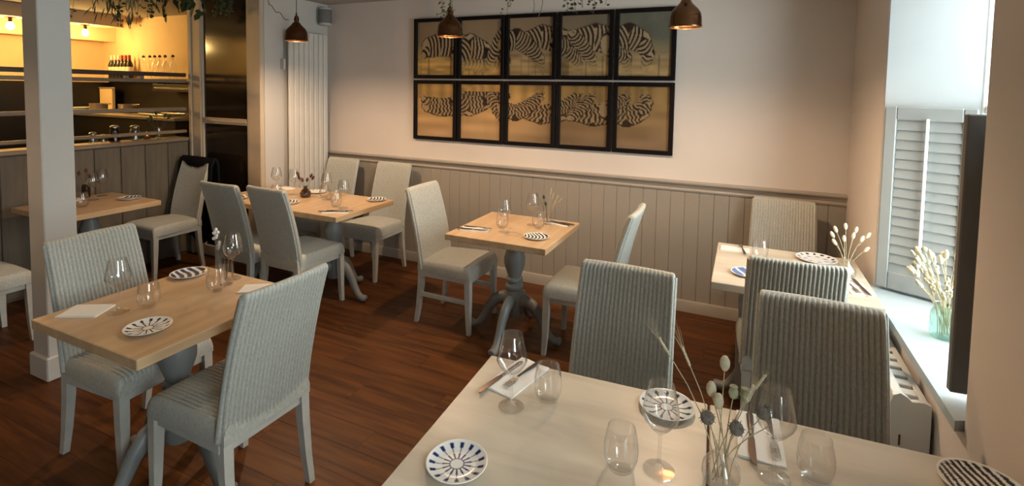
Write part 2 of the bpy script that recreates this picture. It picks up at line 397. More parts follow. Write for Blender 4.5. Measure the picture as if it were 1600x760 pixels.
# bar bulbs
def bulb(label, loc, power=1.0):
    t = thing('bar_bulb', label, 'bulb', loc, 0, 'bare bulbs over the bar')
    MB().lathe([(.05, .10), (.05, .088), (.018, .082), (.018, .04)], 16).build('lamp_holder', M['copper'], t, 40)
    MB().lathe([(.001, -.045), (.02, -.040), (.036, -.018), (.036, .0), (.025, .025), (.015, .042), (.001, .042)], 16).build('bulb', M['barbulb'], t, 60)
    l = bpy.data.lights.new('bar_bulb_light', 'POINT'); l.energy = BULB_W*power; l.color = (1, .62, .20); l.shadow_soft_size = .05
    o = bpy.data.objects.new('bar_bulb_light', l); COL.objects.link(o); o.parent = t; o.location = (0, 0, -.06)
bulb('glowing bare bulb over the bar, right of the pillar', (-7.45, 3.60, 2.31))
bulb('glowing bare bulb over the bar, left of the pillar', (-7.45, 2.89, 2.31))
bulb('bare bulb over the bar far left, added out of view', (-7.45, 1.6, 2.31), 2.0)  # extra bulb out of view, added to light the near bar
bulb('bare bulb over the near end of the bar, added out of view', (-7.45, 0.2, 2.31), 4.0)  # also added unseen, stronger to throw warm light on the pillar

# ================================================================== FURNITURE
# ------------------------------------------------------------------ woven chair (faces +Y, origin on the floor below the seat)
def rib(u, n, amp): return amp*abs(math.sin(PI*n*u))
def chair_meshes():
    R = {}
    nr, per = 23, 6
    # back: closed ribbed loop lofted upwards
    def sec(z, w, y, th, rr):
        pts = []; K = nr*per
        for side in (1, -1):
            for k in range(K+1):
                u = k/K; x = (-w + 2*w*u)*side
                pts.append(Vector((x, y + side*(th + rib(u, nr, rr)) + .012*(x/w)**2*1.0, z)))
        return pts
    secs = []
    for z, w, th in ((.415, .196, .013), (.44, .198, .016), (.56, .198, .017), (.68, .197, .017), (.80, .195, .017), (.90, .193, .017), (.945, .192, .017), (.960, .190, .014), (.968, .187, .008), (.971, .185, .002)):
        t = (z-.44)/.53; y = -.200 - .075*t - .055*t*t
        secs.append(sec(z, w, y, th, (.0070 if th > .01 else .003)))
    m = MB(); m.loft(secs); R['backrest'] = m.mesh('backrest', 60); R['backrest'].materials.append(M['wicker'])
    # braid along both sides of the back, over the joint of front and rear weave
    for nm, s_ in (('l', -1), ('r', 1)):
        m = MB(); pts = []
        for z in (.40, .44, .56, .68, .80, .90, .955):
            t = (z-.44)/.53; y = -.200 - .075*t - .055*t*t + .010
            pts.append((s_*(.198-.010*max(0, t)), y, z))
        m.tube(pts, .0125, 8)
        R['braid_'+nm] = m.mesh('edge_braid', 60); R['braid_'+nm].materials.append(M['wicker'])
    # seat: ribbed loft from back to front, rolling over the front edge
    nr = 23
    def ssec(y, w, zt, zb, rr):
        pts = [Vector((-w, y, zb)), Vector((-w, y, zb+(zt-zb)*.55)), Vector((-w+.006, y, zb+(zt-zb)*.88))]
        K = nr*per
        for k in range(K+1):
            u = k/K; x = (-w+.014) + 2*(w-.014)*u
            pts.append(Vector((x, y, zt + rib(u, nr, rr) + .006*(1-(2*u-1)**2))))
        pts += [Vector((w-.006, y, zb+(zt-zb)*.88)), Vector((w, y, zb+(zt-zb)*.55)), Vector((w, y, zb))]
        return pts
    secs = []
    for y, w, zt in ((-.215, .197, .452), (-.10, .203, .460), (.04, .210, .466), (.15, .215, .466), (.195, .217, .462), (.213, .217, .455), (.222, .216, .442), (.226, .215, .425), (.226, .214, .405)):
        secs.append(ssec(y, w, zt, .385, .0050))
    m = MB(); m.loft(secs); R['seat'] = m.mesh('seat', 60); R['seat'].materials.append(M['wicker'])
    # legs
    def leg(path, nm):
        m = MB(); secs = []
        for (x, y, z, a) in path: secs.append([Vector((x+dx*a, y+dy*a, z)) for dx, dy in ((-1, -1), (1, -1), (1, 1), (-1, 1))])
        m.loft(secs); R[nm] = m.mesh('leg', 40); R[nm].materials.append(M['leg'])
    for s_ in (-1, 1):
        leg([(s_*.192, .200, .40, .021), (s_*.193, .203, .28, .020), (s_*.195, .207, .12, .0165), (s_*.198, .214, 0, .0135)], 'leg_f%d' % s_)
        leg([(s_*.176, -.190, .42, .020), (s_*.177, -.195, .28, .019), (s_*.179, -.212, .12, .016), (s_*.181, -.232, 0, .0135)], 'leg_r%d' % s_)
    m = MB(); m.cbox(-.185, .185, .185, .205, .345, .392, .003).cbox(-.17, .17, -.200, -.180, .345, .392, .003)
    m.cbox(-.200, -.182, -.19, .20, .350, .392, .003).cbox(.182, .200, -.19, .20, .350, .392, .003)
    R['frame'] = m.mesh('seat_frame'); R['frame'].materials.append(M['leg'])
    for s_ in (-1, 1):
        m = MB(); m.cbox(s_*.187-.009, s_*.187+.009, -.19, .20, .20, .232, .003); R['str%d' % s_] = m.mesh('stretcher'); R['str%d' % s_].materials.append(M['leg'])
    return R
CH = chair_meshes()
def chair(label, x, y, rz, stretch=False):
    t = thing('woven_chair', label, 'chair', (x, y, 0), rz, 'woven grey dining chairs')
    link('seat', CH['seat'], t); bk = link('backrest', CH['backrest'], t)
    link('edge_braid', CH['braid_l'], bk); link('edge_braid', CH['braid_r'], bk)
    for k in ('leg_f-1', 'leg_f1', 'leg_r-1', 'leg_r1'): link('leg', CH[k], t)
    link('seat_frame', CH['frame'], t)
    if stretch: link('stretcher', CH['str-1'], t); link('stretcher', CH['str1'], t)
    return t
D = math.radians
chair('grey woven chair with its back to the white pillar', -2.555, 1.405, D(-90+3))
chair('pale grey woven chair nearest the left foreground, back turned to the room', -1.875, 1.395, D(90-1))
chair('grey woven chair nearest the dark door, at the long back table', -3.52, 2.83, D(0))
chair('grey woven chair in front of the long back table, nearest the room', -3.065, 2.87, D(-2))
chair('woven chair against the dado, nearest the radiator corner', -3.70, 3.70, D(180))
chair('woven chair against the dado at the right end of the long back table', -3.07, 3.705, D(180))
chair('woven chair with a side stretcher, left of the small centre table', -1.885, 3.215, D(-90), True)
chair('woven chair seen edge-on, right of the small centre table', -.90, 3.20, D(90))
chair('grey woven chair at the front table, between glass and floor, left of the pair', -.425, 1.80, D(180-1))
chair('dark shaded woven chair at the front table, nearest the radiator', .258, 1.765, D(180-2))
chair('woven chair with rimmed back tucked into the window table, behind the front chair', .225, 2.845, D(2))
chair('sunlit ribbed woven chair against the dado behind the window table', .245, 3.665, D(180-5))
chair('shadowed chair with a black coat over its back by the dark door', -4.74, 2.86, D(180))
chair('shadowed chair cut off by the left picture edge, behind the pillar', -4.40, 1.475, D(0))

# ------------------------------------------------------------------ pedestal tables
def table_meshes(w, d, topmat):
    R = {}
    m = MB().cbox(-w/2, w/2, -d/2, d/2, .715, .755, .003); R['top'] = m.mesh('table_top'); R['top'].materials.append(topmat)
    m = MB().cbox(-w*.36, w*.36, -.035, .035, .690, .715, .004).cbox(-.035, .035, -d*.36, d*.36, .690, .7148, .004)
    R['cleat'] = m.mesh('cleat'); R['cleat'].materials.append(M['grey_paint'])
    prof = [(.066, .690), (.066, .678), (.050, .668), (.046, .645), (.050, .62), (.064, .585), (.073, .55), (.073, .515), (.062, .475), (.048, .435), (.044, .42),
            (.056, .414), (.060, .402), (.056, .390), (.048, .384), (.048, .372), (.062, .366), (.066, .352), (.062, .338), (.054, .332), (.058, .30), (.062, .25), (.058, .17), (.050, .150)]
    m = MB().lathe(prof, 28); R['col'] = m.mesh('pedestal', 40); R['col'].materials.append(M['grey_paint'])
    path = [(.035, .250, .036, .050), (.085, .262, .034, .048), (.135, .240, .031, .042), (.185, .180, .028, .036), (.225, .105, .026, .030), (.262, .052, .027, .026), (.30, .030, .030, .024), (.332, .032, .030, .026), (.345, .036, .022, .018)]
    m = MB(); secs = []
    path = [(x_*(.95 if w < .68 else 1), *r_) for x_, *r_ in path]
    for i, (x, z, a, b) in enumerate(path):
        x0, z0 = path[max(0, i-1)][:2]; x1, z1 = path[min(len(path)-1, i+1)][:2]
        t = Vector((x1-x0, 0, z1-z0)).normalized(); nrm = Vector((-t.z, 0, t.x))
        if i >= 6: nrm = Vector((0, 0, 1))
        sec = []
        for k in range(8):
            an = 2*PI*(k+.5)/8; p_ = Vector((x, 0, z)) + Vector((0, 1, 0))*a*math.cos(an) + nrm*b*math.sin(an); p_.z = max(p_.z, 0.0); sec.append(p_)
        secs.append(sec)
    m.loft(secs); R['foot'] = m.mesh('foot', 60); R['foot'].materials.append(M['grey_paint'])
    return R
def table(R, label, x, y, rz=0, group='pedestal tables', feet=0):
    t = thing('pedestal_table', label, 'table', (x, y, 0), rz, group)
    link('table_top', R['top'], t); link('cleat', R['cleat'], t); link('pedestal', R['col'], t)
    for k in range(4): link('foot', R['foot'], t, None, k*PI/2+feet)
    return t
TA = table_meshes(.70, .685, M['oak']); TB = table_meshes(.675, .67, M['oak']); TC = table_meshes(.725, .745, M['pale_oak']); TD = table_meshes(.718, .80, M['pale_oak'])
TF = table_meshes(.672, .80, M['pale_oak']); TE = table_meshes(.69, .705, M['oak'])
table(TE, 'oak-topped table beside the white pillar with a folded napkin', -2.195, 1.367, 0)
table(TA, 'small oak-topped pedestal table standing alone in the centre', -1.392, 3.147, 0)
table(TB, 'right half of the long oak table near the radiator', -2.985, 3.123, 0)
table(TB, 'left half of the long oak table, next to the dark door', -3.663, 3.123, 0)
table(TC, 'pale table pushed into the window corner below the shutter', .242, 3.085, 0)
ta = D(3.0)
def fgp(u, v, z=0):     # a point on the front tables: u along the far edge from its left corner, v towards the viewer
    c, s_ = math.cos(ta), math.sin(ta)
    return (-.785 + u*c + v*s_, 1.585 + u*s_ - v*c, z)
q = fgp(.359, .40); table(TD, 'large pale front table with the blue-rayed plate, left of the seam', q[0], q[1], ta, feet=PI/4)
q = fgp(1.0605, .40); table(TF, 'pale front table reaching the near wall, right of the seam', q[0], q[1], ta, feet=PI/4)
table(TB, 'shadowed table against the bar partition behind the pillar', -4.60, 2.215, 0)

# ------------------------------------------------------------------ pendant lamps
def pendant(label, x, y, z=2.058, power=1.0):
    t = thing('pendant_lamp', label, 'lamp', (x, y, z), 0, 'copper pendant lamps')
    o = [(.088, 0), (.090, .004), (.087, .010), (.085, .055), (.080, .078), (.066, .100), (.048, .118), (.036, .130), (.030, .140)]
    MB().lathe(o + [(r-.004, zz-.001) for r, zz in reversed(o)], 36, close=True).build('lamp_shade', M['copper'], t, 45)
    MB().lathe([(.030, .138), (.026, .146), (.016, .150), (.016, .165), (.020, .168), (.020, .176), (.014, .182), (.014, .196), (.006, .205), (.006, .225)], 18).build('lamp_cap', M['copper'], t, 40)
    for s_ in (-1, 1): MB().tube([(s_*.022, 0, .142), (s_*.024, 0, .175), (s_*.014, 0, .200)], .003, 6).build('cage_wire', M['copper'], t, 60)
    MB().tube([(0, 0, .22), (.001, 0, .33), (0, 0, CE-z)], .003, 6).build('cord', M['cord'], t, 60)
    MB().lathe([(.05, CE-z-.025), (.05, CE-z)], 20).build('ceiling_rose', M['copper'], t, 40)
    MB().lathe([(.001, .064), (.018, .068), (.026, .080), (.024, .095), (.013, .115), (.013, .135)], 16).build('bulb', M['bulb'], t, 60)
    l = bpy.data.lights.new('pendant_light', 'POINT'); l.energy = PENDANT_W*power; l.color = (1, .70, .44); l.shadow_soft_size = .03
    lo = bpy.data.objects.new('pendant_light', l); COL.objects.link(lo); lo.parent = t; lo.location = (0, 0, .046)
    return t
pendant('copper pendant lamp in front of the wall radiator', -3.30, 3.045)
pendant('copper pendant lamp with foliage, in front of the leftmost zebra prints', -1.878, 3.065)
pendant('copper pendant lamp in front of the top right zebra print', -.318, 2.985)

pendant('added copper pendant lamp, out of view left of the white pillar', -3.75, .45, power=.4)  # unseen lamp added for the orange light on the pillar's left face

# ------------------------------------------------------------------ zebra prints: ten framed panels sharing one picture
def hsh(a, b):
    v = math.sin(a*12.9898+b*78.233)*43758.5453; return v-math.floor(v)
def vnoise(x, y):
    xi, yi = math.floor(x), math.floor(y); fx, fy = x-xi, y-yi; fx = fx*fx*(3-2*fx); fy = fy*fy*(3-2*fy)
    a = hsh(xi, yi)*(1-fx)+hsh(xi+1, yi)*fx; b = hsh(xi, yi+1)*(1-fx)+hsh(xi+1, yi+1)*fx
    return a*(1-fy)+b*fy
# each zebra piece: a chain of (u, v, half width); stripes run across the chain
ZB = [([(.22, .60, .08), (.33, .48, .18), (.62, .43, .21), (1.05, .46, .20)], 12), ([(1.02, .60, .17), (1.25, .47, .22), (1.56, .55, .16)], 13), ([(1.10, .80, .08), (1.5, .80, .11), (1.98, .74, .12)], 12),
      ([(1.98, .24, .10), (1.88, .42, .14), (1.76, .62, .12), (1.62, .82, .06)], 15), ([(2.42, .40, .15), (2.72, .34, .19), (3.05, .42, .20)], 13), ([(1.98, .46, .14), (2.2, .36, .17), (2.46, .50, .15), (2.68, .70, .10), (2.74, .88, .05)], 16),
      ([(3.36, .42, .18), (3.68, .38, .22), (4.02, .44, .20)], 13), ([(3.0, .46, .14), (3.18, .55, .14), (3.38, .76, .08), (3.42, .90, .05)], 16), ([(3.26, .34, .10), (3.44, .50, .13), (3.62, .72, .10), (3.68, .90, .05)], 17),
      ([(3.96, .48, .20), (4.22, .37, .20), (4.44, .46, .17), (4.56, .64, .11), (4.50, .84, .07)], 15), ([(4.02, .60, .11), (4.18, .70, .11), (4.24, .90, .05)], 18)]
def zebra(u, v):
    hit = None
    for ci, (ch, fr) in enumerate(ZB):
        if u < ch[0][0]-.3 and u < ch[-1][0]-.3: continue
        best = None; s0 = 0
        for (a, b_) in zip(ch, ch[1:]):
            dx, dy = b_[0]-a[0], b_[1]-a[1]; L2 = dx*dx+dy*dy; L = math.sqrt(L2)
            t = max(0, min(1, ((u-a[0])*dx+(v-a[1])*dy)/L2)); px, py = a[0]+dx*t, a[1]+dy*t
            d = math.hypot(u-px, v-py); w = a[2]+(b_[2]-a[2])*t
            sd = ((u-a[0])*dy-(v-a[1])*dx)/L
            if best is None or d/w < best[0]: best = (d/w, s0+L*t, sd/w)
            s0 += L
        if best[0] < 1:
            s = math.sin(2*PI*(fr*(best[1]+.05*best[2]**2+.05*best[2]*math.sin(ci*2.1)) + .30*vnoise(u*6, v*6)))
            if best[0] > .90 and best[2] > 0: s = -1
            hit = (s, best[0])
    return hit
def scene_col(u, v):
    # u 0..5 across the panels; v 0..1 top row, 1..2 bottom row (the water)
    if v < 1:
        n = vnoise(u*2.2, v*3)*.6+vnoise(u*6, v*8)*.4
        sky = (.34+.07*n, .255+.05*n, .17+.05*n); land = (.85, .55, .20) if u < 1.9 else (.62, .43, .22)
        if u > 3: k = min(1, (u-3)/1.3); sky = tuple(a*(1-k)+b*k for a, b in zip(sky, (.16+.06*n, .165+.06*n, .14+.05*n)))
        t = min(1, max(0, (v-.35-.1*n)/.4)); c = [a*(1-t)+b*t for a, b in zip(sky, land)]
        g = vnoise(u*5+3, v*22)
        if v > .6: c = [x*(.62+.62*g) for x in c]
        z = zebra(u, v)
        if z:
            s, q = z
            light = (.56, .42, .27); dark = (.035, .022, .018); k = min(1, max(0, (s+.12)/.35)) if q < .93 else (.25 if s < .3 else .5)
            zc = [a*(1-k)+b*k for a, b in zip(dark, light)]
            f_ = max(0, min(1, (v-.68)/.16)); c = [a*(1-f_*.8)+b*f_*.8 for a, b in zip(zc, c)]
        elif v > .66:                                              # legs and muzzles against the bank
            lg = abs(math.sin(u*13+2*math.sin(u*5))); 
            if lg < .22: c = [x*.62 for x in c]
        if v > .95: c = [x*.8 for x in c]
        return c
    w = v-1; rip = .012*math.sin(w*70+u*9)+.02*(vnoise(u*4, w*30)-.5)
    n = vnoise(u*1.6, w*9)
    base = [(.70-.26*w)*(.8+.4*n), (.44-.14*w)*(.8+.4*n), (.16+.02*w)*(.8+.4*n)]
    kk = min(1, max(0, (u-1.9)/1.3)); base = [base[0]*(1-.36*kk), base[1]*(1-.34*kk), base[2]*(1-.26*kk)]
    z = zebra(u+rip, 1-(w*1.28)) if w < .74 else None
    if z:
        s, q = z
        if w < .16:
            k = .5+.25*math.sin(u*26+4*vnoise(u*3, 1)); return [x*(.55+.6*k) for x in base]
        k = min(1, max(0, (s+.15)/.35)); return [a*(1-k)+b*k for a, b in zip((.05, .03, .02), (.42, .31, .19))]
    if w < .3:
        k = .5+.5*math.sin(u*22+5*vnoise(u*3, 1)); return [x*(.75+.35*k) for x in base]
    return base
def tone(c, u):
    k = 1.0 if u < 1.8 else max(.72, 1-.22*(u-1.8)); return [c[0]*k, c[1]*k*.95, c[2]*k*.85]
def grid_print(name, w, h, nx, ny, fn, mat):
    vs = []; fs = []; cols = []
    for j in range(ny+1):
        for i in range(nx+1):
            vs.append((-w/2+w*i/nx, 0, h/2-h*j/ny)); cols.append(fn(i/nx, j/ny))
    for j in range(ny):
        for i in range(nx):
            a = j*(nx+1)+i; fs.append((a, a+nx+1, a+nx+2, a+1))
    me = bpy.data.meshes.new(name); me.from_pydata(vs, [], fs); me.materials.append(mat)
    at = me.color_attributes.new('print', 'FLOAT_COLOR', 'POINT')
    flat = []
    for c in cols: flat += [max(0, c[0]), max(0, c[1]), max(0, c[2]), 1]
    at.data.foreach_set('color', flat)
    return me
PX0, PX1, PZT, PZB, PZM = -2.918, -.491, 2.355, 1.206, 1.7805
pwid = (PX1-PX0)/5
cn = ['leftmost', 'second from left', 'middle', 'second from right', 'rightmost']
for r_ in range(2):
    for c_ in range(5):
        z1, z0 = (PZT, PZM+.008) if r_ == 0 else (PZM-.008, PZB)
        W_, H_ = pwid-.012, z1-z0
        what = [['zebra rump and pale bank, behind the lamp', 'two striped zebra backs', 'zebra neck sloping down', 'zebras under dangling foliage', 'curved zebra neck against grey sky'],
                ['reflected stripes on golden water', 'reflected zebras in orange water', 'reflected stripes on brown water', 'long wavy reflected stripes', 'reflected neck and plain brown water']][r_][c_]
        t = thing('framed_print', '%s print of the %s row, black frame, %s' % (cn[c_], 'top' if r_ == 0 else 'bottom', what), 'picture', (PX0+pwid*(c_+.5), YB, (z0+z1)/2), 0, 'framed zebra prints')
        b_ = .033; d_ = .03
        m = MB().cbox(-W_/2, -W_/2+b_, -d_, 0, -H_/2, H_/2, .003).cbox(W_/2-b_, W_/2, -d_, 0, -H_/2, H_/2, .003).cbox(-W_/2+b_, W_/2-b_, -d_, 0, H_/2-b_, H_/2, .003).cbox(-W_/2+b_, W_/2-b_, -d_, 0, -H_/2, -H_/2+b_, .003)
        m.build('frame', M['black'], t)
        me = grid_print('print', W_-2*b_, H_-2*b_, 64, 74, lambda a, b2, c_=c_, r_=r_: tone(scene_col(c_+.06+a*.88, r_+.04+b2*.92), c_+a), M['print'])
        link('print', me, t, (0, -.008, 0))
        MB().box(-W_/2+b_, W_/2-b_, -.0145, -.013, -H_/2+b_, H_/2-b_).build('picture_glass', M['picglass'], t)

# ------------------------------------------------------------------ radiators, speaker
t = thing('vertical_radiator', 'tall cream vertical radiator of flat tubes beside the back corner', 'radiator', (-4.008, 3.79, 0))
tw = .0625
me = MB().cbox(.045, .075, -tw/2+.004, tw/2-.004, .22, 2.225, .008).mesh('radiator_tube'); me.materials.append(M['grey_metal'])
for k in range(8): link('radiator_tube', me, t, (0, (k-3.5)*tw, 0))
MB().cbox(.02, .045, -.245, .245, .28, .32, .004).build('header', M['grey_metal'], t); MB().cbox(.02, .045, -.245, .245, 2.12, 2.16, .004).build('header', M['grey_metal'], t)
for z in (.5, 1.9): MB().cbox(-.022, .03, -.27, -.25, z-.05, z+.05, .003).build('bracket', M['speaker_cap'], t)

t = thing('panel_radiator', 'white convector radiator below the window sill', 'radiator', (.655, 2.715, 0))
rl = .98
m = MB()
m.loft([[Vector((x, y_, z)) for x, z in ((-.125, .10), (-.125, .595), (-.118, .612), (-.10, .618), (-.085, .610), (-.085, .10))] for y_ in (-rl/2+.02, rl/2)])
m.build('front_panel', M['white_metal'], t, 30)
MB().cbox(-.035, -.012, -rl/2+.02, rl/2, .10, .60, .004).build('rear_panel', M['white_metal'], t)
me = MB().cbox(-.086, -.036, -.022, .022, .585, .603, .003).mesh('grille_bar'); me.materials.append(M['white_metal'])
for k in range(13): link('grille_bar', me, t, (0, -rl/2+.07+k*.073, 0))
me = MB().cbox(-.127, -.1235, -.001, .001, .12, .60, .0004).mesh('panel_rib'); me.materials.append(M['speaker_cap'])
for k in range(12): link('panel_rib', me, t, (0, -rl/2+.085+k*.073, 0))
m = MB().loft([[Vector((x, y_, z)) for x, z in ((-.128, .08), (-.130, .58), (-.122, .612), (-.10, .624), (-.078, .612), (-.066, .60), (-.030, .606), (-.008, .598), (-.006, .08))] for y_ in (-rl/2, -rl/2+.02)])
m.build('end_cap', M['white_metal'], t, 30)
MB().cbox(-.10, -.094, -rl/2-.003, -rl/2+.001, .43, .47, .001).build('vent_plug', M['dkhandle'], t)
MB().cbox(-.11, -.03, .30, .34, 0, .10, .004).cbox(-.11, -.03, -.34, -.30, 0, .10, .004).build('feet', M['white_metal'], t)

t = thing('wall_speaker', 'small grey cylindrical speaker high in the back corner', 'speaker', (-3.955, 4.02, 2.33))
MB().lathe([(.062, .012), (.066, .02), (.066, .145), (.062, .152)], 28).build('grille', M['speaker'], t, 40)
MB().lathe([(.02, -.012), (.055, -.004), (.064, .012)], 28).build('base_cap', M['speaker_cap'], t, 40)
MB().lathe([(.064, .150), (.060, .165), (.02, .170)], 28).build('top_cap', M['speaker_cap'], t, 40)
MB().cbox(-.077, -.05, -.025, .025, .05, .11, .004).build('bracket', M['speaker_cap'], t)

# black coat over the shadowed chair
t = MB(); secs = []
for k in range(13):
    u = k/12; x = -.25+.50*u; w_ = .012*math.sin(u*19)
    pr = [(-.40+w_, .18+.05*math.sin(u*7)), (-.395+w_*.7, .45), (-.372, .70), (-.372, .93), (-.362, .985), (-.335, 1.005), (-.300, .985), (-.288, .93), (-.268+w_*.5, .74), (-.255+w_*.5, .60+.04*math.sin(u*9)),
          (-.268+w_*.5, .60+.04*math.sin(u*9)), (-.286, .74), (-.303, .92), (-.335, .985), (-.350, .93), (-.355, .70), (-.380+w_, .45), (-.388+w_, .18+.05*math.sin(u*7))]
    secs.append([Vector((x*(1.0+.06*math.sin(z*5)), y_, z)) for y_, z in pr])
t.loft(secs)
tag(t.build('coat', M['coat'], None, 60, (-4.74, 2.86, 0), PI), 'black coat draped over the chair back by the dark door', 'coat')

# ================================================================== TABLEWARE
TZ = .755
# wine glass: bowl, stem, foot share one body of glass
def wg_mesh():
    o = [(.0385, 0), (.0385, .002), (.030, .0035), (.012, .006), (.0052, .012), (.0040, .03), (.0040, .075), (.0050, .092), (.011, .099), (.026, .112), (.041, .132), (.0455, .143), (.0440, .160), (.0385, .187), (.0310, .222)]
    i = [(.0302, .222), (.0377, .187), (.0431, .160), (.0445, .144), (.0402, .1335), (.025, .1145), (.009, .103), (.0005, .1015)]
    return MB().lathe(o+i, 32).mesh('wine_glass', 50)
def tb_mesh():
    o = [(.024, 0), (.030, .003), (.036, .012), (.0415, .030), (.0430, .048), (.0415, .070), (.0370, .095), (.0340, .108)]
    i = [(.0332, .108), (.0362, .095), (.0406, .070), (.0420, .048), (.0405, .031), (.0345, .015), (.024, .008), (.0005, .0075)]
    return MB().lathe(o+i, 32).mesh('tumbler', 50)
WG, TBm = wg_mesh(), tb_mesh(); WG.materials.append(M['glass']); TBm.materials.append(M['glass'])
def wineglass(label, x, y, z=TZ): return tag(link('wine_glass', WG, None, (x, y, z+.0012)), label, 'wine glass', 'wine glasses')
def tumbler(label, x, y, z=TZ): return tag(link('tumbler', TBm, None, (x, y, z+.0012)), label, 'tumbler', 'stemless tumblers')
# plates: painted ceramic, pattern in a colour attribute
WHT = (.78, .77, .73)
def pat_rays(col, n, r0=.22, r1=.90):
    def f(r, a):
        if r < .20: return WHT
        if r < .235: return col
        if r > r1: return WHT
        k = (a*n/(2*PI)) % 1; d = abs(k-.5)*2*PI*r/n
        wid = .026 if r < .66 else .026+.050*max(0, 1-abs(r-.82)/.15)
        return col if d < wid else WHT
    return f
def pat_bars(col, n, ang, bend=.25, duty=.5):
    def f(r, a):
        if r > .93: return WHT
        x, y = r*math.cos(a-ang), r*math.sin(a-ang); k = ((x+bend*y*y)*n*.5+.25) % 1
        return col if k < duty else WHT
    return f
def pat_spots(col, n):
    def f(r, a):
        if .74 < r < .92:
            k = (a*n/(2*PI)) % 1; return col if abs(k-.5) < .2 else WHT
        if .42 < r < .60:
            k = (a*(n//2)/(2*PI)) % 1; return (.35, .42, .62) if abs(k-.5) < .22 else WHT
        return WHT
    return f
def plate_mesh(fn, R=.080):
    nr, na = 26, 120; vs = []; fs = []; cols = []
    for i in range(nr+1):
        r = R*(i/nr); t = i/nr; z = .004+.010*max(0, (t-.55)/.45)**1.6
        for k in range(na):
            a = 2*PI*k/na; vs.append((max(r, 1e-5)*math.cos(a), max(r, 1e-5)*math.sin(a), z)); cols.append(fn(t, a))
    for r, z in ((R*1.005, .0125), (R*.98, .0105), (R*.60, .0), (1e-5, .0)):
        for k in range(na):
            a = 2*PI*k/na; vs.append((r*math.cos(a), r*math.sin(a), z)); cols.append(WHT)
    for i in range(nr+4):
        for k in range(na):
            k2 = (k+1) % na; fs.append((i*na+k, i*na+k2, (i+1)*na+k2, (i+1)*na+k))
    me = bpy.data.meshes.new('plate'); me.from_pydata(vs, [], fs); me.materials.append(M['ceramic'])
    at = me.color_attributes.new('print', 'FLOAT_COLOR', 'POINT'); fl_ = []
    for c in cols: fl_ += [*c, 1]
    at.data.foreach_set('color', fl_)
    for p_ in me.polygons: p_.use_smooth = True
    return me
NAVY, BLK, BRN = (.012, .018, .10), (.012, .011, .014), (.05, .025, .015)
def plate(label, x, y, fn, z=TZ, R=.080, rz=0): return tag(link('side_plate', plate_mesh(fn, R), None, (x, y, z), rz), label, 'plate', 'painted side plates')
# napkins and cutlery
def napkin(label, x, y, w, l, rz, z=TZ):
    m = MB(); secs = []
    for k in range(9):
        u = k/8; x_ = -w/2+w*u; lift = .0015*math.sin(u*7)
        secs.append([Vector((x_, -l/2, 0)), Vector((x_, l/2, 0)), Vector((x_, l/2, .005+lift)), Vector((x_, l*.15, .0065+lift)), Vector((x_, -l/2, .005+lift))])
    m.loft(secs)
    return tag(m.build('napkin', M['napkin'], None, None, (x, y, z), rz), label, 'napkin', 'folded white napkins')
def cut_meshes():
    R = {}
    m = MB(); m.loft([[Vector((a*w, y, .003+b*h_)) for a, b in ((-1, 0), (-.7, -1), (.7, -1), (1, 0), (.7, 1), (-.7, 1))] for y, w, h_ in ((-.118, .006, .002), (-.105, .0095, .003), (-.05, .0085, .003), (-.005, .0055, .0025))])
    R['kh'] = m.mesh('handle', 50); R['kh'].materials.append(M['dkhandle'])
    m = MB(); m.loft([[Vector((x0, y, .002)), Vector((x1, y, .0028)), Vector((x1, y, .0040)), Vector((x0, y, .0042))] for y, x0, x1 in ((-.006, -.005, .005), (.01, -.0075, .009), (.06, -.008, .0105), (.095, -.008, .008), (.112, -.007, -.004))])
    R['kb'] = m.mesh('blade', 30); R['kb'].materials.append(M['bronze'])
    m = MB(); m.loft([[Vector((a*w, y, z+b*.0016)) for a, b in ((-1, -1), (1, -1), (1, 1), (-1, 1))] for y, w, z in ((-.10, .0055, .003), (-.085, .0075, .003), (-.04, .006, .004), (.01, .0032, .006), (.035, .0035, .006))])
    R['fh'] = m.mesh('handle', 50); R['fh'].materials.append(M['dkhandle'])
    m = MB(); m.loft([[Vector((a*w, y, z+b*.001)) for a, b in ((-1, -1), (1, -1), (1, 1), (-1, 1))] for y, w, z in ((.034, .0035, .006), (.048, .010, .004), (.066, .012, .0028))])
    for k in range(4): m.box(-.0118+k*.0063, -.0083+k*.0063, .064, .100, .0016, .0036)
    R['ft'] = m.mesh('tines'); R['ft'].materials.append(M['steel'])
    return R
CU = cut_meshes()
def knife(label, x, y, rz, z=TZ):
    t = thing('knife', label, 'knife', (x, y, z), rz, 'table knives'); link('handle', CU['kh'], t); link('blade', CU['kb'], t); return t
def fork(label, x, y, rz, z=TZ):
    t = thing('fork', label, 'fork', (x, y, z), rz, 'table forks'); link('handle', CU['fh'], t); link('tines', CU['ft'], t); return t
NZ = TZ+.0078

# --- table by the pillar
napkin('white napkin lying flat on the near corner of the pillar table', -2.435, 1.150, .115, .155, D(-62))
wineglass('wine glass in front of the chair by the pillar', -2.31, 1.205)
tumbler('low tumbler beside the wine glass on the pillar table', -2.255, 1.290)
plate('plate with brown radiating strokes on the pillar table', -2.055, 1.170, pat_rays(BRN, 14))
plate('plate with blue bars at the far corner of the pillar table', -2.47, 1.60, pat_bars((.05, .06, .13), 5, 1.2, .3, .6))
wineglass('wine glass beside the white berries on the pillar table', -2.235, 1.665)
tumbler('low tumbler at the foot of the berry vase', -2.165, 1.530)
napkin('napkin at the far edge of the pillar table, half hidden by the chair', -2.02, 1.625, .10, .14, D(-60))
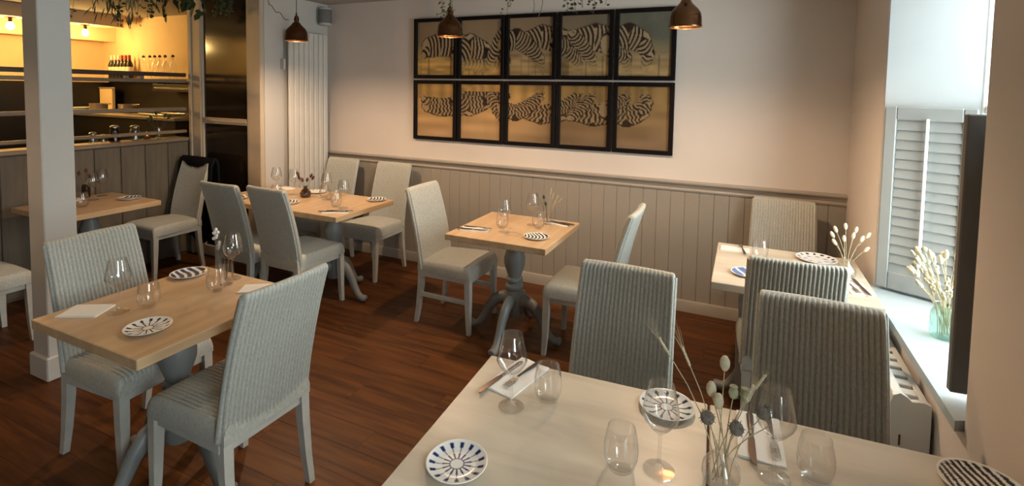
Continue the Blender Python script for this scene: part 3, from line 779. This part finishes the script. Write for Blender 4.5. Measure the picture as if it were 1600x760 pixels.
# --- long back table
wineglass('leftmost wine glass on the long back table, before the white post', -3.735, 3.215)
wineglass('wine glass on the long back table, second from the white post', -3.53, 3.22)
wineglass('wine glass right of the red blooms on the long back table', -3.14, 3.20)
wineglass('rightmost wine glass on the long back table', -2.80, 3.03)
tumbler('tumbler left of the dark bud vase on the long back table', -3.57, 3.07)
tumbler('tumbler behind the third wine glass on the long back table', -3.22, 3.26)
tumbler('tumbler in the middle of the four glasses on the long back table', -3.00, 3.15)
tumbler('tumbler next to the knife on the long back table', -2.89, 3.05)
napkin('napkin under cutlery at the right end of the long back table', -2.76, 2.905, .09, .19, D(-62))
knife('knife on the napkin at the right end of the long back table', -2.765, 2.895, D(-62), NZ)
fork('fork on the napkin at the right end of the long back table', -2.745, 2.93, D(-62), NZ)
plate('dark patterned plate behind the near chair on the long back table', -3.30, 2.955, pat_bars((.10, .07, .06), 6, .4, .3, .6))
plate('pale plate with soft spots in the middle of the long back table', -3.42, 3.375, pat_spots((.30, .22, .16), 12))
plate('dark barred plate at the right far corner of the long back table', -2.765, 3.375, pat_bars((.06, .05, .06), 6, .3, .3, .6))
plate('striped plate at the left end of the long back table', -3.80, 2.90, pat_bars((.10, .07, .06), 5, 1.0, .2, .5))
napkin('napkin at the far left of the long back table', -3.80, 3.37, .09, .16, D(80))
# --- centre table
napkin('napkin under cutlery on the left of the centre table', -1.615, 2.985, .095, .19, D(-78))
knife('knife on the left napkin of the centre table', -1.615, 2.955, D(-80), NZ)
fork('fork on the left napkin of the centre table', -1.610, 3.010, D(-84), NZ)
wineglass('wine glass at the left end of the centre table', -1.415, 3.015)
tumbler('tumbler behind the left wine glass on the centre table', -1.475, 3.115)
plate('plate with black leaf-like bars on the centre table', -1.180, 3.000, pat_bars(BLK, 7, .3, .55, .52))
wineglass('wine glass next to the grass vase on the centre table', -1.320, 3.275)
tumbler('tumbler at the foot of the grass vase on the centre table', -1.255, 3.225)
napkin('napkin under cutlery on the right of the centre table', -1.165, 3.385, .085, .17, D(80))
knife('knife on the right napkin of the centre table', -1.165, 3.400, D(82), NZ)
fork('fork on the right napkin of the centre table', -1.170, 3.365, D(84), NZ)
# --- window table
napkin('napkin with fork at the far left of the window table', -.020, 3.335, .16, .095, D(0))
fork('fork on the far left napkin of the window table', .02, 3.335, D(8), NZ)
tumbler('tumbler before the sunlit chair on the window table', .112, 3.225)
plate('wide white plate with blue spots at the far side of the window table', .405, 3.345, pat_spots(NAVY, 14), R=.105)
plate('blue plate half hidden by the chair on the window table', .045, 2.905, pat_bars((.10, .16, .34), 3, .4, .2, .75))
napkin('napkin under cutlery by the window edge of the window table', .530, 2.935, .095, .185, D(8))
knife('knife on the napkin by the window edge', .552, 2.94, D(188), NZ)
fork('fork on the napkin by the window edge', .508, 2.945, D(190), NZ)
# --- front tables
napkin('white napkin under cutlery at the far left corner of the front table', -.645, 1.495, .112, .215, D(-12))
knife('dark knife across the left napkin of the front table', -.690, 1.462, D(-13+180), NZ-.002)
fork('dark-handled fork on the left napkin of the front table', -.628, 1.515, D(-13+180), NZ)
wineglass('large wine glass at the far left of the front table', -.598, 1.345)
tumbler('tumbler beside the far left wine glass on the front table', -.512, 1.425)
plate('white plate with navy rays on the left of the front table', -.622, 1.070, pat_rays(NAVY, 15), R=.077)
plate('plate with dark rays behind the middle wine glass on the front table', -.178, 1.545, pat_rays((.03, .035, .06), 13))
wineglass('middle wine glass of the front table, left of the seam', -.160, 1.275)
tumbler('tumbler left of the middle wine glass on the front table', -.248, 1.238)
napkin('white napkin under cutlery right of the dried flowers', .072, 1.520, .112, .205, D(2))
knife('knife on the napkin right of the dried flowers', .052, 1.500, D(182), NZ-.002)
fork('fork on the napkin right of the dried flowers', .102, 1.540, D(184), NZ)
wineglass('wine glass in front of the right napkin on the front table', .100, 1.375)
tumbler('tumbler right of the right-hand wine glass on the front table', .192, 1.410)
plate('plate with bold black stripes at the near wall', .560, 1.555, pat_bars(BLK, 10, .15, .25, .55), R=.088)
# --- shadowed table
wineglass('wine glass on the shadowed table behind the pillar', -4.72, 2.30)
wineglass('second wine glass on the shadowed table, nearer the partition', -4.83, 2.42)
tumbler('tumbler on the shadowed table behind the pillar', -4.52, 2.13)
plate('dark barred plate on the shadowed table', -4.52, 2.46, pat_bars((.05, .045, .05), 6, .3, .3, .6))
napkin('napkin on the shadowed table by the partition', -4.84, 2.20, .09, .16, D(10))

# ------------------------------------------------------------------ vases with dried flowers
VB = {'bud': [(.030, 0), (.040, .004), (.045, .022), (.043, .042), (.030, .062), (.016, .074), (.013, .086), (.017, .096)],
      'jug': [(.028, 0), (.030, .004), (.030, .05), (.029, .08), (.026, .10), (.027, .105)],
      'tall': [(.046, 0), (.052, .004), (.054, .05), (.052, .10), (.040, .122), (.038, .138), (.042, .142)]}
def vase(label, x, y, z, kind, mat, name='flower_vase'):
    t = thing(name, label, 'vase', (x, y, z+.001), 0, 'vases of dried flowers')
    o = VB[kind]; i = [(max(.0006, r-.0014), max(zz, .004)) for r, zz in reversed(o)]
    MB().lathe(o+i+[(.0005, .004)], 28).build('vase', mat, t, 50)
    return t
def stem(t, p0, p1, bend, mat=None, r=.0013, name='stem'):
    p0, p1 = Vector(p0), Vector(p1); mid = (p0+p1)/2 + Vector(bend)
    pts = [((1-u)**2)*p0 + 2*u*(1-u)*mid + u*u*p1 for u in (0, .25, .5, .75, 1)]
    return MB().tube(pts, r, 5).build(name, mat or M['straw'], t, 60), (pts[-1]-pts[-2]).normalized()
def wheat(s_, p, d, L=.05, awn=.09):
    p = Vector(p); d = Vector(d).normalized(); m = MB()
    a = d.cross(Vector((0, .3, 1))).normalized()
    for k in range(10):
        q = p + d*L*k/10; sd = a*(.004 if k % 2 else -.004); m.blob(q+sd, .0035, .0035, .007, 6, 4, d+sd*60)
    m.build('seed_head', M['bunny'], s_, 60)
    m = MB()
    for k in range(9):
        q = p + d*L*(.2+.8*k/9); an = k*2.4; dv = (d + .18*(a*math.cos(an)+d.cross(a)*math.sin(an))).normalized()
        m.tube([q, q+dv*awn], [.0006, .0003], 4)
    m.build('awns', M['straw'], s_)
# front table vase: wheat, bunny tails, poppy heads, thistles
vx, vy = -.018, 1.300
t = vase('clear bud vase of dried wheat and seed heads on the front table seam', vx, vy, TZ, 'bud', M['glass'])
rnd = random.Random(3)
for (tx, ty, tz, kind) in ((-.135, .03, .275, 'w'), (-.085, .04, .255, 'w'), (.05, -.01, .225, 'w'), (.068, .05, .225, 'w'), (-.002, .05, .262, 'b'), (-.030, .02, .205, 'b'), (-.012, .00, .190, 'b'), (.045, .03, .205, 'p'), (.020, .01, .215, 'p'),
                          (.030, -.015, .145, 't'), (-.035, -.01, .150, 't'), (.085, .02, .180, 't'), (.10, .01, .165, 's')):
    s_, d_ = stem(t, (rnd.uniform(-.02, .02), rnd.uniform(-.02, .02), .008), (tx, ty, tz), (-tx*.35, -ty*.35, .01))
    if kind == 'w': wheat(s_, (tx, ty, tz), d_, .042, .075 if tx < 0 else .035)
    elif kind == 'b': MB().blob((tx, ty, tz+.010), .012, .012, .020, 10, 6).build('grass_head', M['bunny'], s_, 60)
    elif kind == 'p': MB().lathe([(.002, -.006), (.008, -.002), (.0115, .008), (.009, .018), (.004, .021), (.010, .024), (.009, .026), (.001, .026)], 12, Matrix.Translation((tx, ty, tz))).build('poppy_head', M['poppy'], s_, 50)
    elif kind == 't':
        m = MB().blob((tx, ty, tz+.008), .0165, .0165, .0165, 12, 7)
        for k in range(40):
            a, b_ = rnd.uniform(0, 2*PI), rnd.uniform(-.6, 1.4); dv = Vector((math.cos(a)*math.cos(b_), math.sin(a)*math.cos(b_), math.sin(b_)))
            m.tube([Vector((tx, ty, tz+.008))+dv*.014, Vector((tx, ty, tz+.008))+dv*.022], [.0016, .0003], 4)
        m.build('thistle_head', M['thistle'], s_)
# window table vase: bunny tails
t = vase('round clear vase of pale bunny tail grass on the window table', .515, 3.115, TZ, 'bud', M['glass'])
for (tx, ty, tz) in ((-.065, 0, .20), (-.05, .02, .225), (-.055, -.01, .165), (-.01, .02, .245), (.02, 0, .205), (.035, .03, .23), (.055, 0, .195), (.07, -.02, .150), (-.02, -.02, .19), (.085, .03, .21)):
    s_, d_ = stem(t, (rnd.uniform(-.015, .015), rnd.uniform(-.015, .015), .01), (tx, ty, tz), (-tx*.3, 0, .01))
    MB().blob(Vector((tx, ty, tz))+d_*.012, .009, .009, .019, 10, 6, d_).build('grass_head', M['bunny'], s_, 60)
# sill vase: green glass jar with a big dried bunch
t = vase('green glass jar of tall dried flowers on the window sill', .80, 2.665, SILL, 'tall', M['green_glass'])
for k in range(30):
    a = rnd.uniform(0, 2*PI); rr = rnd.uniform(.02, .13); tz = rnd.uniform(.22, .36)
    tx, ty = rr*math.cos(a)*.9-.03, rr*math.sin(a)
    s_, d_ = stem(t, (rnd.uniform(-.025, .025), rnd.uniform(-.025, .025), .01), (tx, ty, tz), (-tx*.35, -ty*.35, .02))
    if k % 5 == 0: MB().blob(Vector((tx, ty, tz))+d_*.01, .013, .013, .012, 10, 6, d_).build('seed_head', M['poppy'], s_, 60)
    elif k % 3 == 0:
        m = MB()
        for j in range(8): m.blob(Vector((tx, ty, tz))-d_*(j*.011)+Vector((rnd.uniform(-.008, .008), rnd.uniform(-.008, .008), 0)), .006, .006, .009, 6, 4, d_)
        m.build('flower_spike', M['bunny'], s_, 60)
    else: MB().blob(Vector((tx, ty, tz))+d_*.012, .009, .009, .021, 8, 5, d_).build('grass_head', M['bunny'], s_, 60)
# pillar table vase with white berries
t = vase('small clear vase with white berries on the pillar table', -2.195, 1.600, TZ, 'jug', M['glass'])
s_, d_ = stem(t, (0, 0, .01), (-.085, .015, .245), (.03, 0, .03), M['twig'])
for (dx, dz) in ((-.005, .0), (-.018, -.018), (.008, -.012), (-.006, -.038), (-.020, -.045), (.012, -.075), (.020, -.06), (-.001, -.028)):
    MB().blob((-.085+dx, .015, .247+dz), .0085, .0085, .0085, 10, 6).build('berry', M['berry'], s_, 60)
for (tx, ty, tz) in ((.0, .03, .20), (-.03, -.02, .18), (.02, 0, .16)):
    s_, d_ = stem(t, (0, 0, .01), (tx, ty, tz), (0, 0, .01), M['twig'])
    MB().blob((tx, ty, tz), .012, .012, .014, 8, 5).build('bloom', M['thistle'], s_, 60)
# long table bud vase with dark red blooms
t = vase('dark bud vase with dried red blooms on the long back table', -3.36, 3.185, TZ, 'bud', M['smoke'])
for (tx, ty, tz) in ((-.055, -.03, .20), (-.05, -.02, .165), (-.035, 0, .145), (.045, .02, .185), (.055, .03, .165), (.02, .0, .15)):
    s_, d_ = stem(t, (0, 0, .01), (tx, ty, tz), (-tx*.3, 0, .01), M['twig'])
    MB().blob((tx, ty, tz), .011, .011, .021, 8, 5, d_).build('bloom', M['darkred'], s_, 60)
# centre table vase with grass and dark buds
t = vase('slim clear vase with dried grass and dark buds on the centre table', -1.235, 3.345, TZ, 'jug', M['glass'])
for (tx, ty, tz, k) in ((-.075, -.02, .205, 0), (-.03, 0, .190, 0), (-.015, 0, .145, 0), (.03, .02, .20, 1), (.06, .02, .185, 1), (.085, .02, .175, 1), (.02, .01, .235, 1), (.05, 0, .15, 1)):
    s_, d_ = stem(t, (0, 0, .01), (tx, ty, tz), (-tx*.3, 0, .01), M['twig'] if not k else M['straw'])
    if k: MB().blob(Vector((tx, ty, tz)), .004, .004, .028, 6, 4, d_).build('grass_head', M['straw'], s_, 60)
    else: MB().blob((tx, ty, tz), .010, .010, .016, 8, 5, d_).build('bud', M['leaf'], s_, 60)
# shadowed table sprig
t = vase('small vase with a dark sprig on the shadowed table', -4.88, 2.33, TZ, 'jug', M['smoke'])
for (tx, ty, tz) in ((-.03, -.03, .2), (.01, 0, .22), (.0, .03, .17)):
    s_, d_ = stem(t, (0, 0, .01), (tx, ty, tz), (0, 0, .01), M['twig']); MB().blob((tx, ty, tz), .012, .012, .018, 8, 5).build('bloom', M['darkred'], s_, 60)

# ------------------------------------------------------------------ hanging greenery
def leafmesh(L, Wd, ivy=False):
    m = MB()
    if ivy: out = [(0, 0), (.30, -.06), (.50, .22), (.24, .34), (.30, .66), (0, 1), (-.30, .66), (-.24, .34), (-.50, .22), (-.30, -.06)]
    else: out = [(0, 0), (.36, .25), (.42, .55), (0, 1), (-.42, .55), (-.36, .25)]
    n = len(out); top = [Vector((a*Wd, -.12*abs(a)*Wd, -b*L)) for a, b in out]
    m.v = [tuple(p) for p in top]+[tuple(p+Vector((0, .0008, 0))) for p in top]+[(0, .004, -.45*L), (0, .0048, -.45*L)]
    for k in range(n):
        k2 = (k+1) % n; m.f += [(k, k2, 2*n), (n+k2, n+k, 2*n+1), (k2, k, n+k, n+k2)]
    me = m.mesh('leaf'); me.materials.append(M['leaf']); return me
IVY = leafmesh(.075, .075, True)
def vine_path(x, y, zb, rnd, sway=.03):
    n = 6; p = [];  
    for k in range(n+1):
        u = k/n; p.append(Vector((x+sway*math.sin(u*4+x*9)*u, y+sway*math.cos(u*3+x*5)*u, CE+(zb-CE)*u)))
    return p
def ivy(label, x, y, zb, nl):
    r_ = random.Random(int(abs(x)*1000)); t = thing('hanging_ivy', label, 'ivy', (0, 0, 0), 0, 'hanging ivy strands')
    P = vine_path(x, y, zb, r_); MB().tube(P, .0025, 5).build('stem', M['twig'], t, 60)
    for k in range(nl):
        u = .1+.9*k/max(1, nl-1); i = min(5, int(u*6)); q = P[i].lerp(P[i+1], u*6-i)
        o = link('leaf', IVY, t, q+Vector((r_.uniform(-.02, .02), r_.uniform(-.015, .015), .01))); o.rotation_euler = (r_.uniform(-.5, .3), r_.uniform(-.6, .6), r_.uniform(-1.2, .4)); sc = r_.uniform(.95, 1.45); o.scale = (sc, sc, sc)
def fine(label, x, y, zb, n, kind='round', mat='leaf2', size=.016):
    r_ = random.Random(int(abs(x)*977+abs(zb)*100)); t = thing('hanging_foliage', label, 'foliage', (0, 0, 0), 0, 'fine hanging foliage')
    P = vine_path(x, y, zb, r_, .02); MB().tube(P, .0015, 5).build('stem', M['twig'], t, 60)
    m = MB()
    for k in range(n):
        u = r_.random(); i = min(5, int(u*6)); q = P[i].lerp(P[i+1], u*6-i)
        off = Vector((r_.gauss(0, .018), r_.gauss(0, .018), r_.uniform(-.01, .01))); c = q+off
        if kind == 'round': m.blob(c, size*.55, size*.16, size*.7, 6, 3, (r_.uniform(-1, 1), r_.uniform(-1, 1), r_.uniform(-.6, .6)))
        else:
            dv = Vector((r_.uniform(-1, 1), r_.uniform(-.6, .6), -1.0)).normalized(); m.tube([c, c+dv*.045, c+dv*.09+Vector((0, 0, -.01))], [.002, .005, .0008], 4)
    o = m.build('foliage', M[mat], t); o['kind'] = 'stuff'
ivy('dark ivy strand with lobed leaves, nearest the dark door post', -4.40, 2.90, 2.355, 5)
ivy('dark ivy strand with one large leaf hanging lowest, before the bar', -4.70, 2.90, 2.30, 6)
ivy('ivy strand trailing along the edge of the dark door', -4.25, 2.90, 2.31, 5)
ivy('ivy strand left of the large leaf, before the ochre wall', -4.58, 2.90, 2.38, 5)
ivy('short ivy strand touching the top edge, before the bar wall', -4.82, 2.90, 2.40, 5)
ivy('short ivy strand between the large leaf and the door post', -4.49, 2.90, 2.40, 6)
fine('thick leafy strand at the top beside the large ivy leaf', -4.82, 2.86, 2.29, 46, 'round', 'leaf', .024)
fine('feathery strand at the top, second right of the pillar', -4.40, 2.30, 2.20, 30, 'long', 'leaf')
fine('feathery strand at the top before the ochre wall', -4.20, 2.30, 2.19, 24, 'long', 'leaf2')
fine('dark foliage clump across the top of the dark door', -3.97, 2.90, 2.28, 50, 'round', 'leaf', .024)
fine('leafy strand above the frame of the second zebra print from the right', -.95, 2.92, 2.16, 46, 'round', 'leaf', .017)
fine('wispy long-leaved foliage at the top, just right of the pillar', -4.62, 2.30, 2.22, 14, 'long')
fine('wispy foliage between the pillar and the dense dark strand', -4.48, 2.30, 2.25, 14, 'long')
fine('dense dark foliage strand hanging lowest before the bar', -4.33, 2.30, 2.125, 60, 'round', 'leaf', .02)
fine('sparse foliage strand right of the dense dark one', -4.08, 2.30, 2.13, 20, 'round', 'leaf2', .016)
fine('small round-leaved strand before the ochre wall', -3.94, 2.30, 2.16, 16, 'round', 'leaf', .022)
fine('thin strand dangling beside the pillar edge', -4.90, 2.30, 2.20, 14, 'round', 'leaf', .018)
fine('shaded foliage in front of the dark door, left strand', -4.05, 2.90, 2.25, 40, 'round', 'leaf', .02)
fine('shaded foliage in front of the dark door, right strand', -3.88, 2.90, 2.25, 40, 'round', 'leaf', .02)
fine('small-leaved strand over the middle pendant lamp', -1.848, 2.92, 2.17, 60, 'round', 'leaf2', .014)
fine('small-leaved strand just right of the middle pendant cord', -1.785, 2.92, 2.21, 40, 'round', 'leaf2', .014)
fine('grey-green strand above the middle zebra print', -1.34, 2.90, 2.175, 36, 'round', 'leaf2', .014)
fine('leafy strand above the second zebra print from the right, left end', -.985, 2.90, 2.165, 50, 'round', 'leaf', .015)
fine('leafy strand above the second zebra print from the right, middle', -.90, 2.90, 2.18, 40, 'round', 'leaf', .015)
fine('longest leafy strand above the second zebra print from the right', -.825, 2.90, 2.145, 44, 'round', 'leaf', .015)
fine('leafy strand above the gap beside the rightmost zebra print', -.74, 2.90, 2.195, 26, 'round', 'leaf', .015)
for k, (x, zb) in enumerate(((-1.20, 2.16), (-1.145, 2.14))):
    P = [Vector((x+.02*math.sin(u*9+k)*u, 2.9, CE+(zb-CE)*u)) for u in [i/10 for i in range(11)]]
    tag(MB().tube(P, .0022, 5).build('bare_twig', M['twig'], None, 60), ['bare curling twig above the middle zebra print', 'bare twig with a hooked tip, right of its neighbour'][k], 'twig', 'bare hanging twigs')
P = [Vector((-3.55+.215*u, 3.00, 2.35-.14*u+.012*math.sin(u*14))) for u in [i/12 for i in range(13)]]
P = [Vector((-3.62, 3.00, CE))] + P
tag(MB().tube(P, .003, 5).build('bare_twig', M['twig'], None, 60), 'thin wavy twig reaching the pendant lamp by the radiator', 'twig', 'bare hanging twigs')

# ------------------------------------------------------------------ behind the bar
sh = thing('bottle_shelf', 'dark shelf of bottles on the ochre end wall of the bar', 'shelf', (-6.85, YB, 1.755))
MB().cbox(-.98, 1.45, -.20, 0, -.035, 0, .004).build('board', M['rail'], sh)
for x in (-.8, .2, 1.2): MB().cbox(x-.015, x+.015, -.18, -.05, -.06, -.035, .003).build('bracket', M['bardark'], sh)
WB = MB().lathe([(.036, 0), (.038, .006), (.038, .175), (.032, .20), (.015, .235), (.0145, .295), (.016, .30), (.001, .30)], 16).mesh('body', 40); WB.materials.append(M['wine'])
WF = MB().lathe([(.0158, .245), (.0165, .303), (.001, .304)], 14).mesh('foil', 40); WF.materials.append(M['foil'])
WF2 = WF.copy(); WF2.materials.clear(); WF2.materials.append(M['paper'])
WL = MB().lathe([(.0388, .06), (.0388, .15)], 16).mesh('label', 40); WL.materials.append(M['paper'])
for k, x in enumerate((-7.72, -7.64, -7.56, -7.48, -7.40, -7.32)):
    t = thing('wine_bottle', 'dark wine bottle on the bar shelf, %s from its left end' % ['first', 'second', 'third', 'fourth', 'fifth', 'sixth'][k], 'bottle', (x, 4.02, 1.755), 0, 'wine bottles on the bar shelf')
    link('bottle_body', WB, t); link('foil', WF if k > 2 else WF2, t); link('label', WL, t)
CB = MB().lathe([(.040, 0), (.044, .005), (.044, .14), (.034, .175), (.014, .22), (.013, .27), (.016, .275), (.014, .28), (.011, .275), (.001, .02)], 16).mesh('bottle', 40)
CB.materials.append(M['glass'])
CS = MB().lathe([(.017, .268), (.018, .282), (.008, .296), (.001, .296)], 12).mesh('stopper', 40); CS.materials.append(M['bardark'])
for k, x in enumerate((-7.02, -6.89, -6.79, -6.69, -6.58, -6.43)):
    t = thing('swing_top_bottle', 'clear stoppered bottle on the bar shelf, %s from the left' % ['first', 'second', 'third', 'fourth', 'fifth', 'sixth'][k], 'bottle', (x, 4.02, 1.755), 0, 'clear bottles on the bar shelf')
    link('bottle_body', CB, t); link('stopper', CS, t)
t = thing('kitchen_counter', 'dim kitchen counter with a steel top behind the partition', 'counter', (-6.7, 3.75, 0))
MB().cbox(-1.1, 1.25, -.33, .32, 0, 1.30, .006).build('carcass', M['bardark'], t); MB().cbox(-1.12, 1.27, -.36, .32, 1.30, 1.335, .004).build('worktop', M['steelwork'], t)
t = thing('kitchen_hood', 'black extractor hood under the bottle shelf', 'hood', (-6.0, 3.97, 1.60)); MB().cbox(-.5, .5, -.16, .09, .0, .09, .006).build('canopy', M['bardark'], t); MB().cbox(-.45, .45, -.168, -.16, .03, .05, .002).build('trim_strip', M['steel'], t)
t = thing('bar_upstand', 'pale tiled upstand at the back of the kitchen', 'panel', (-7.70, 3.95, 1.335)); MB().cbox(-.14, .14, -.02, .02, 0, .30, .004).build('panel', M['barwall'], t); MB().cbox(-.15, .15, -.026, -.02, .28, .30, .002).build('cap', M['steelwork'], t)
for k, (x, y_) in enumerate(((-7.25, 3.62), (-6.80, 3.70))):
    t = thing('saucepan', ['steel saucepan on the kitchen counter, farther left', 'steel saucepan on the kitchen counter, with its handle to the right'][k], 'pan', (x, y_, 1.335), 0, 'saucepans')
    MB().lathe([(.085, 0), (.092, .006), (.092, .10), (.095, .104), (.088, .104), (.086, .01), (.001, .008)], 24).build('pan_body', M['steelwork'], t, 40)
    MB().tube([(.09, 0, .085), (.16, 0, .10), (.25, 0, .105)], .008, 6).build('handle', M['steel'], t, 60)
t = thing('serving_tray', 'shallow steel tray on the kitchen counter', 'tray', (-6.0, 3.62, 1.335)); MB().cbox(-.22, .22, -.12, .12, 0, .012, .003).build('base', M['steelwork'], t); MB().tube([(-.22, -.12, .02), (.22, -.12, .02), (.22, .12, .02), (-.22, .12, .02), (-.22, -.12, .02)], .006, 6).build('rim', M['steel'], t)
t = thing('plate_stack', 'short stack of white plates on the kitchen counter', 'plates', (-7.55, 3.58, 1.335))
for k in range(4): MB().lathe([(.06, k*.012), (.11, k*.012+.010), (.11, k*.012+.013), (.001, k*.012+.006)], 20).build('plate', M['napkin'], t, 40)
LZ = 1.167
def jar(label, y_, h, r, kind):
    t = thing('ledge_jar', label, 'jar', (-5.15, y_, LZ), 0, 'jars on the bar ledge')
    MB().lathe([(r*.9, 0), (r, .004), (r, h*.75), (r*.8, h*.9), (r*.78, h), (r*.74, h), (r*.9, h*.72), (r*.9, .006), (.001, .005)], 18).build('jar_body', M[kind], t, 40)
    MB().lathe([(r*.84, h), (r*.86, h+.012), (r*.5, h+.022), (.001, h+.024)], 18).build('lid', M['steel'], t, 40)
jar('short jar with a bright lid on the bar ledge, nearest the pillar', 2.52, .075, .034, 'glass')
jar('dark tall jar with a domed lid on the bar ledge', 2.69, .125, .042, 'smoke')
jar('square-shouldered clear jar in the middle of the bar ledge', 2.86, .115, .045, 'glass')
jar('low clear jar at the foot of the sprig on the bar ledge', 2.60, .05, .028, 'glass')
t = thing('ledge_candle', 'small glowing candle glass on the bar ledge', 'candle', (-5.15, 2.965, LZ)); MB().lathe([(.026, 0), (.034, .07), (.031, .07), (.024, .006), (.001, .005)], 18).build('candle_glass', M['smoke'], t, 40)
MB().lathe([(.022, .006), (.025, .03), (.001, .03)], 14).build('wax', M['paper'], t, 40); MB().blob((0, 0, .045), .006, .006, .014).build('flame', emis('candle_flame', (1, .45, .15), 12), t, 60)
t = vase('glass bottle with a dark sprig at the end of the bar ledge', -5.15, 3.07, LZ, 'jug', M['glass'])
for (tx, ty, tz) in ((-.03, -.05, .2), (.01, .06, .22), (0, -.02, .25), (.02, -.10, .18), (0, .10, .20)):
    s_, d_ = stem(t, (0, 0, .01), (tx, ty, tz), (0, 0, .02), M['twig']); MB().blob((tx, ty, tz), .014, .014, .024, 8, 5, d_).build('leaf_tip', M['leaf'], s_, 60)
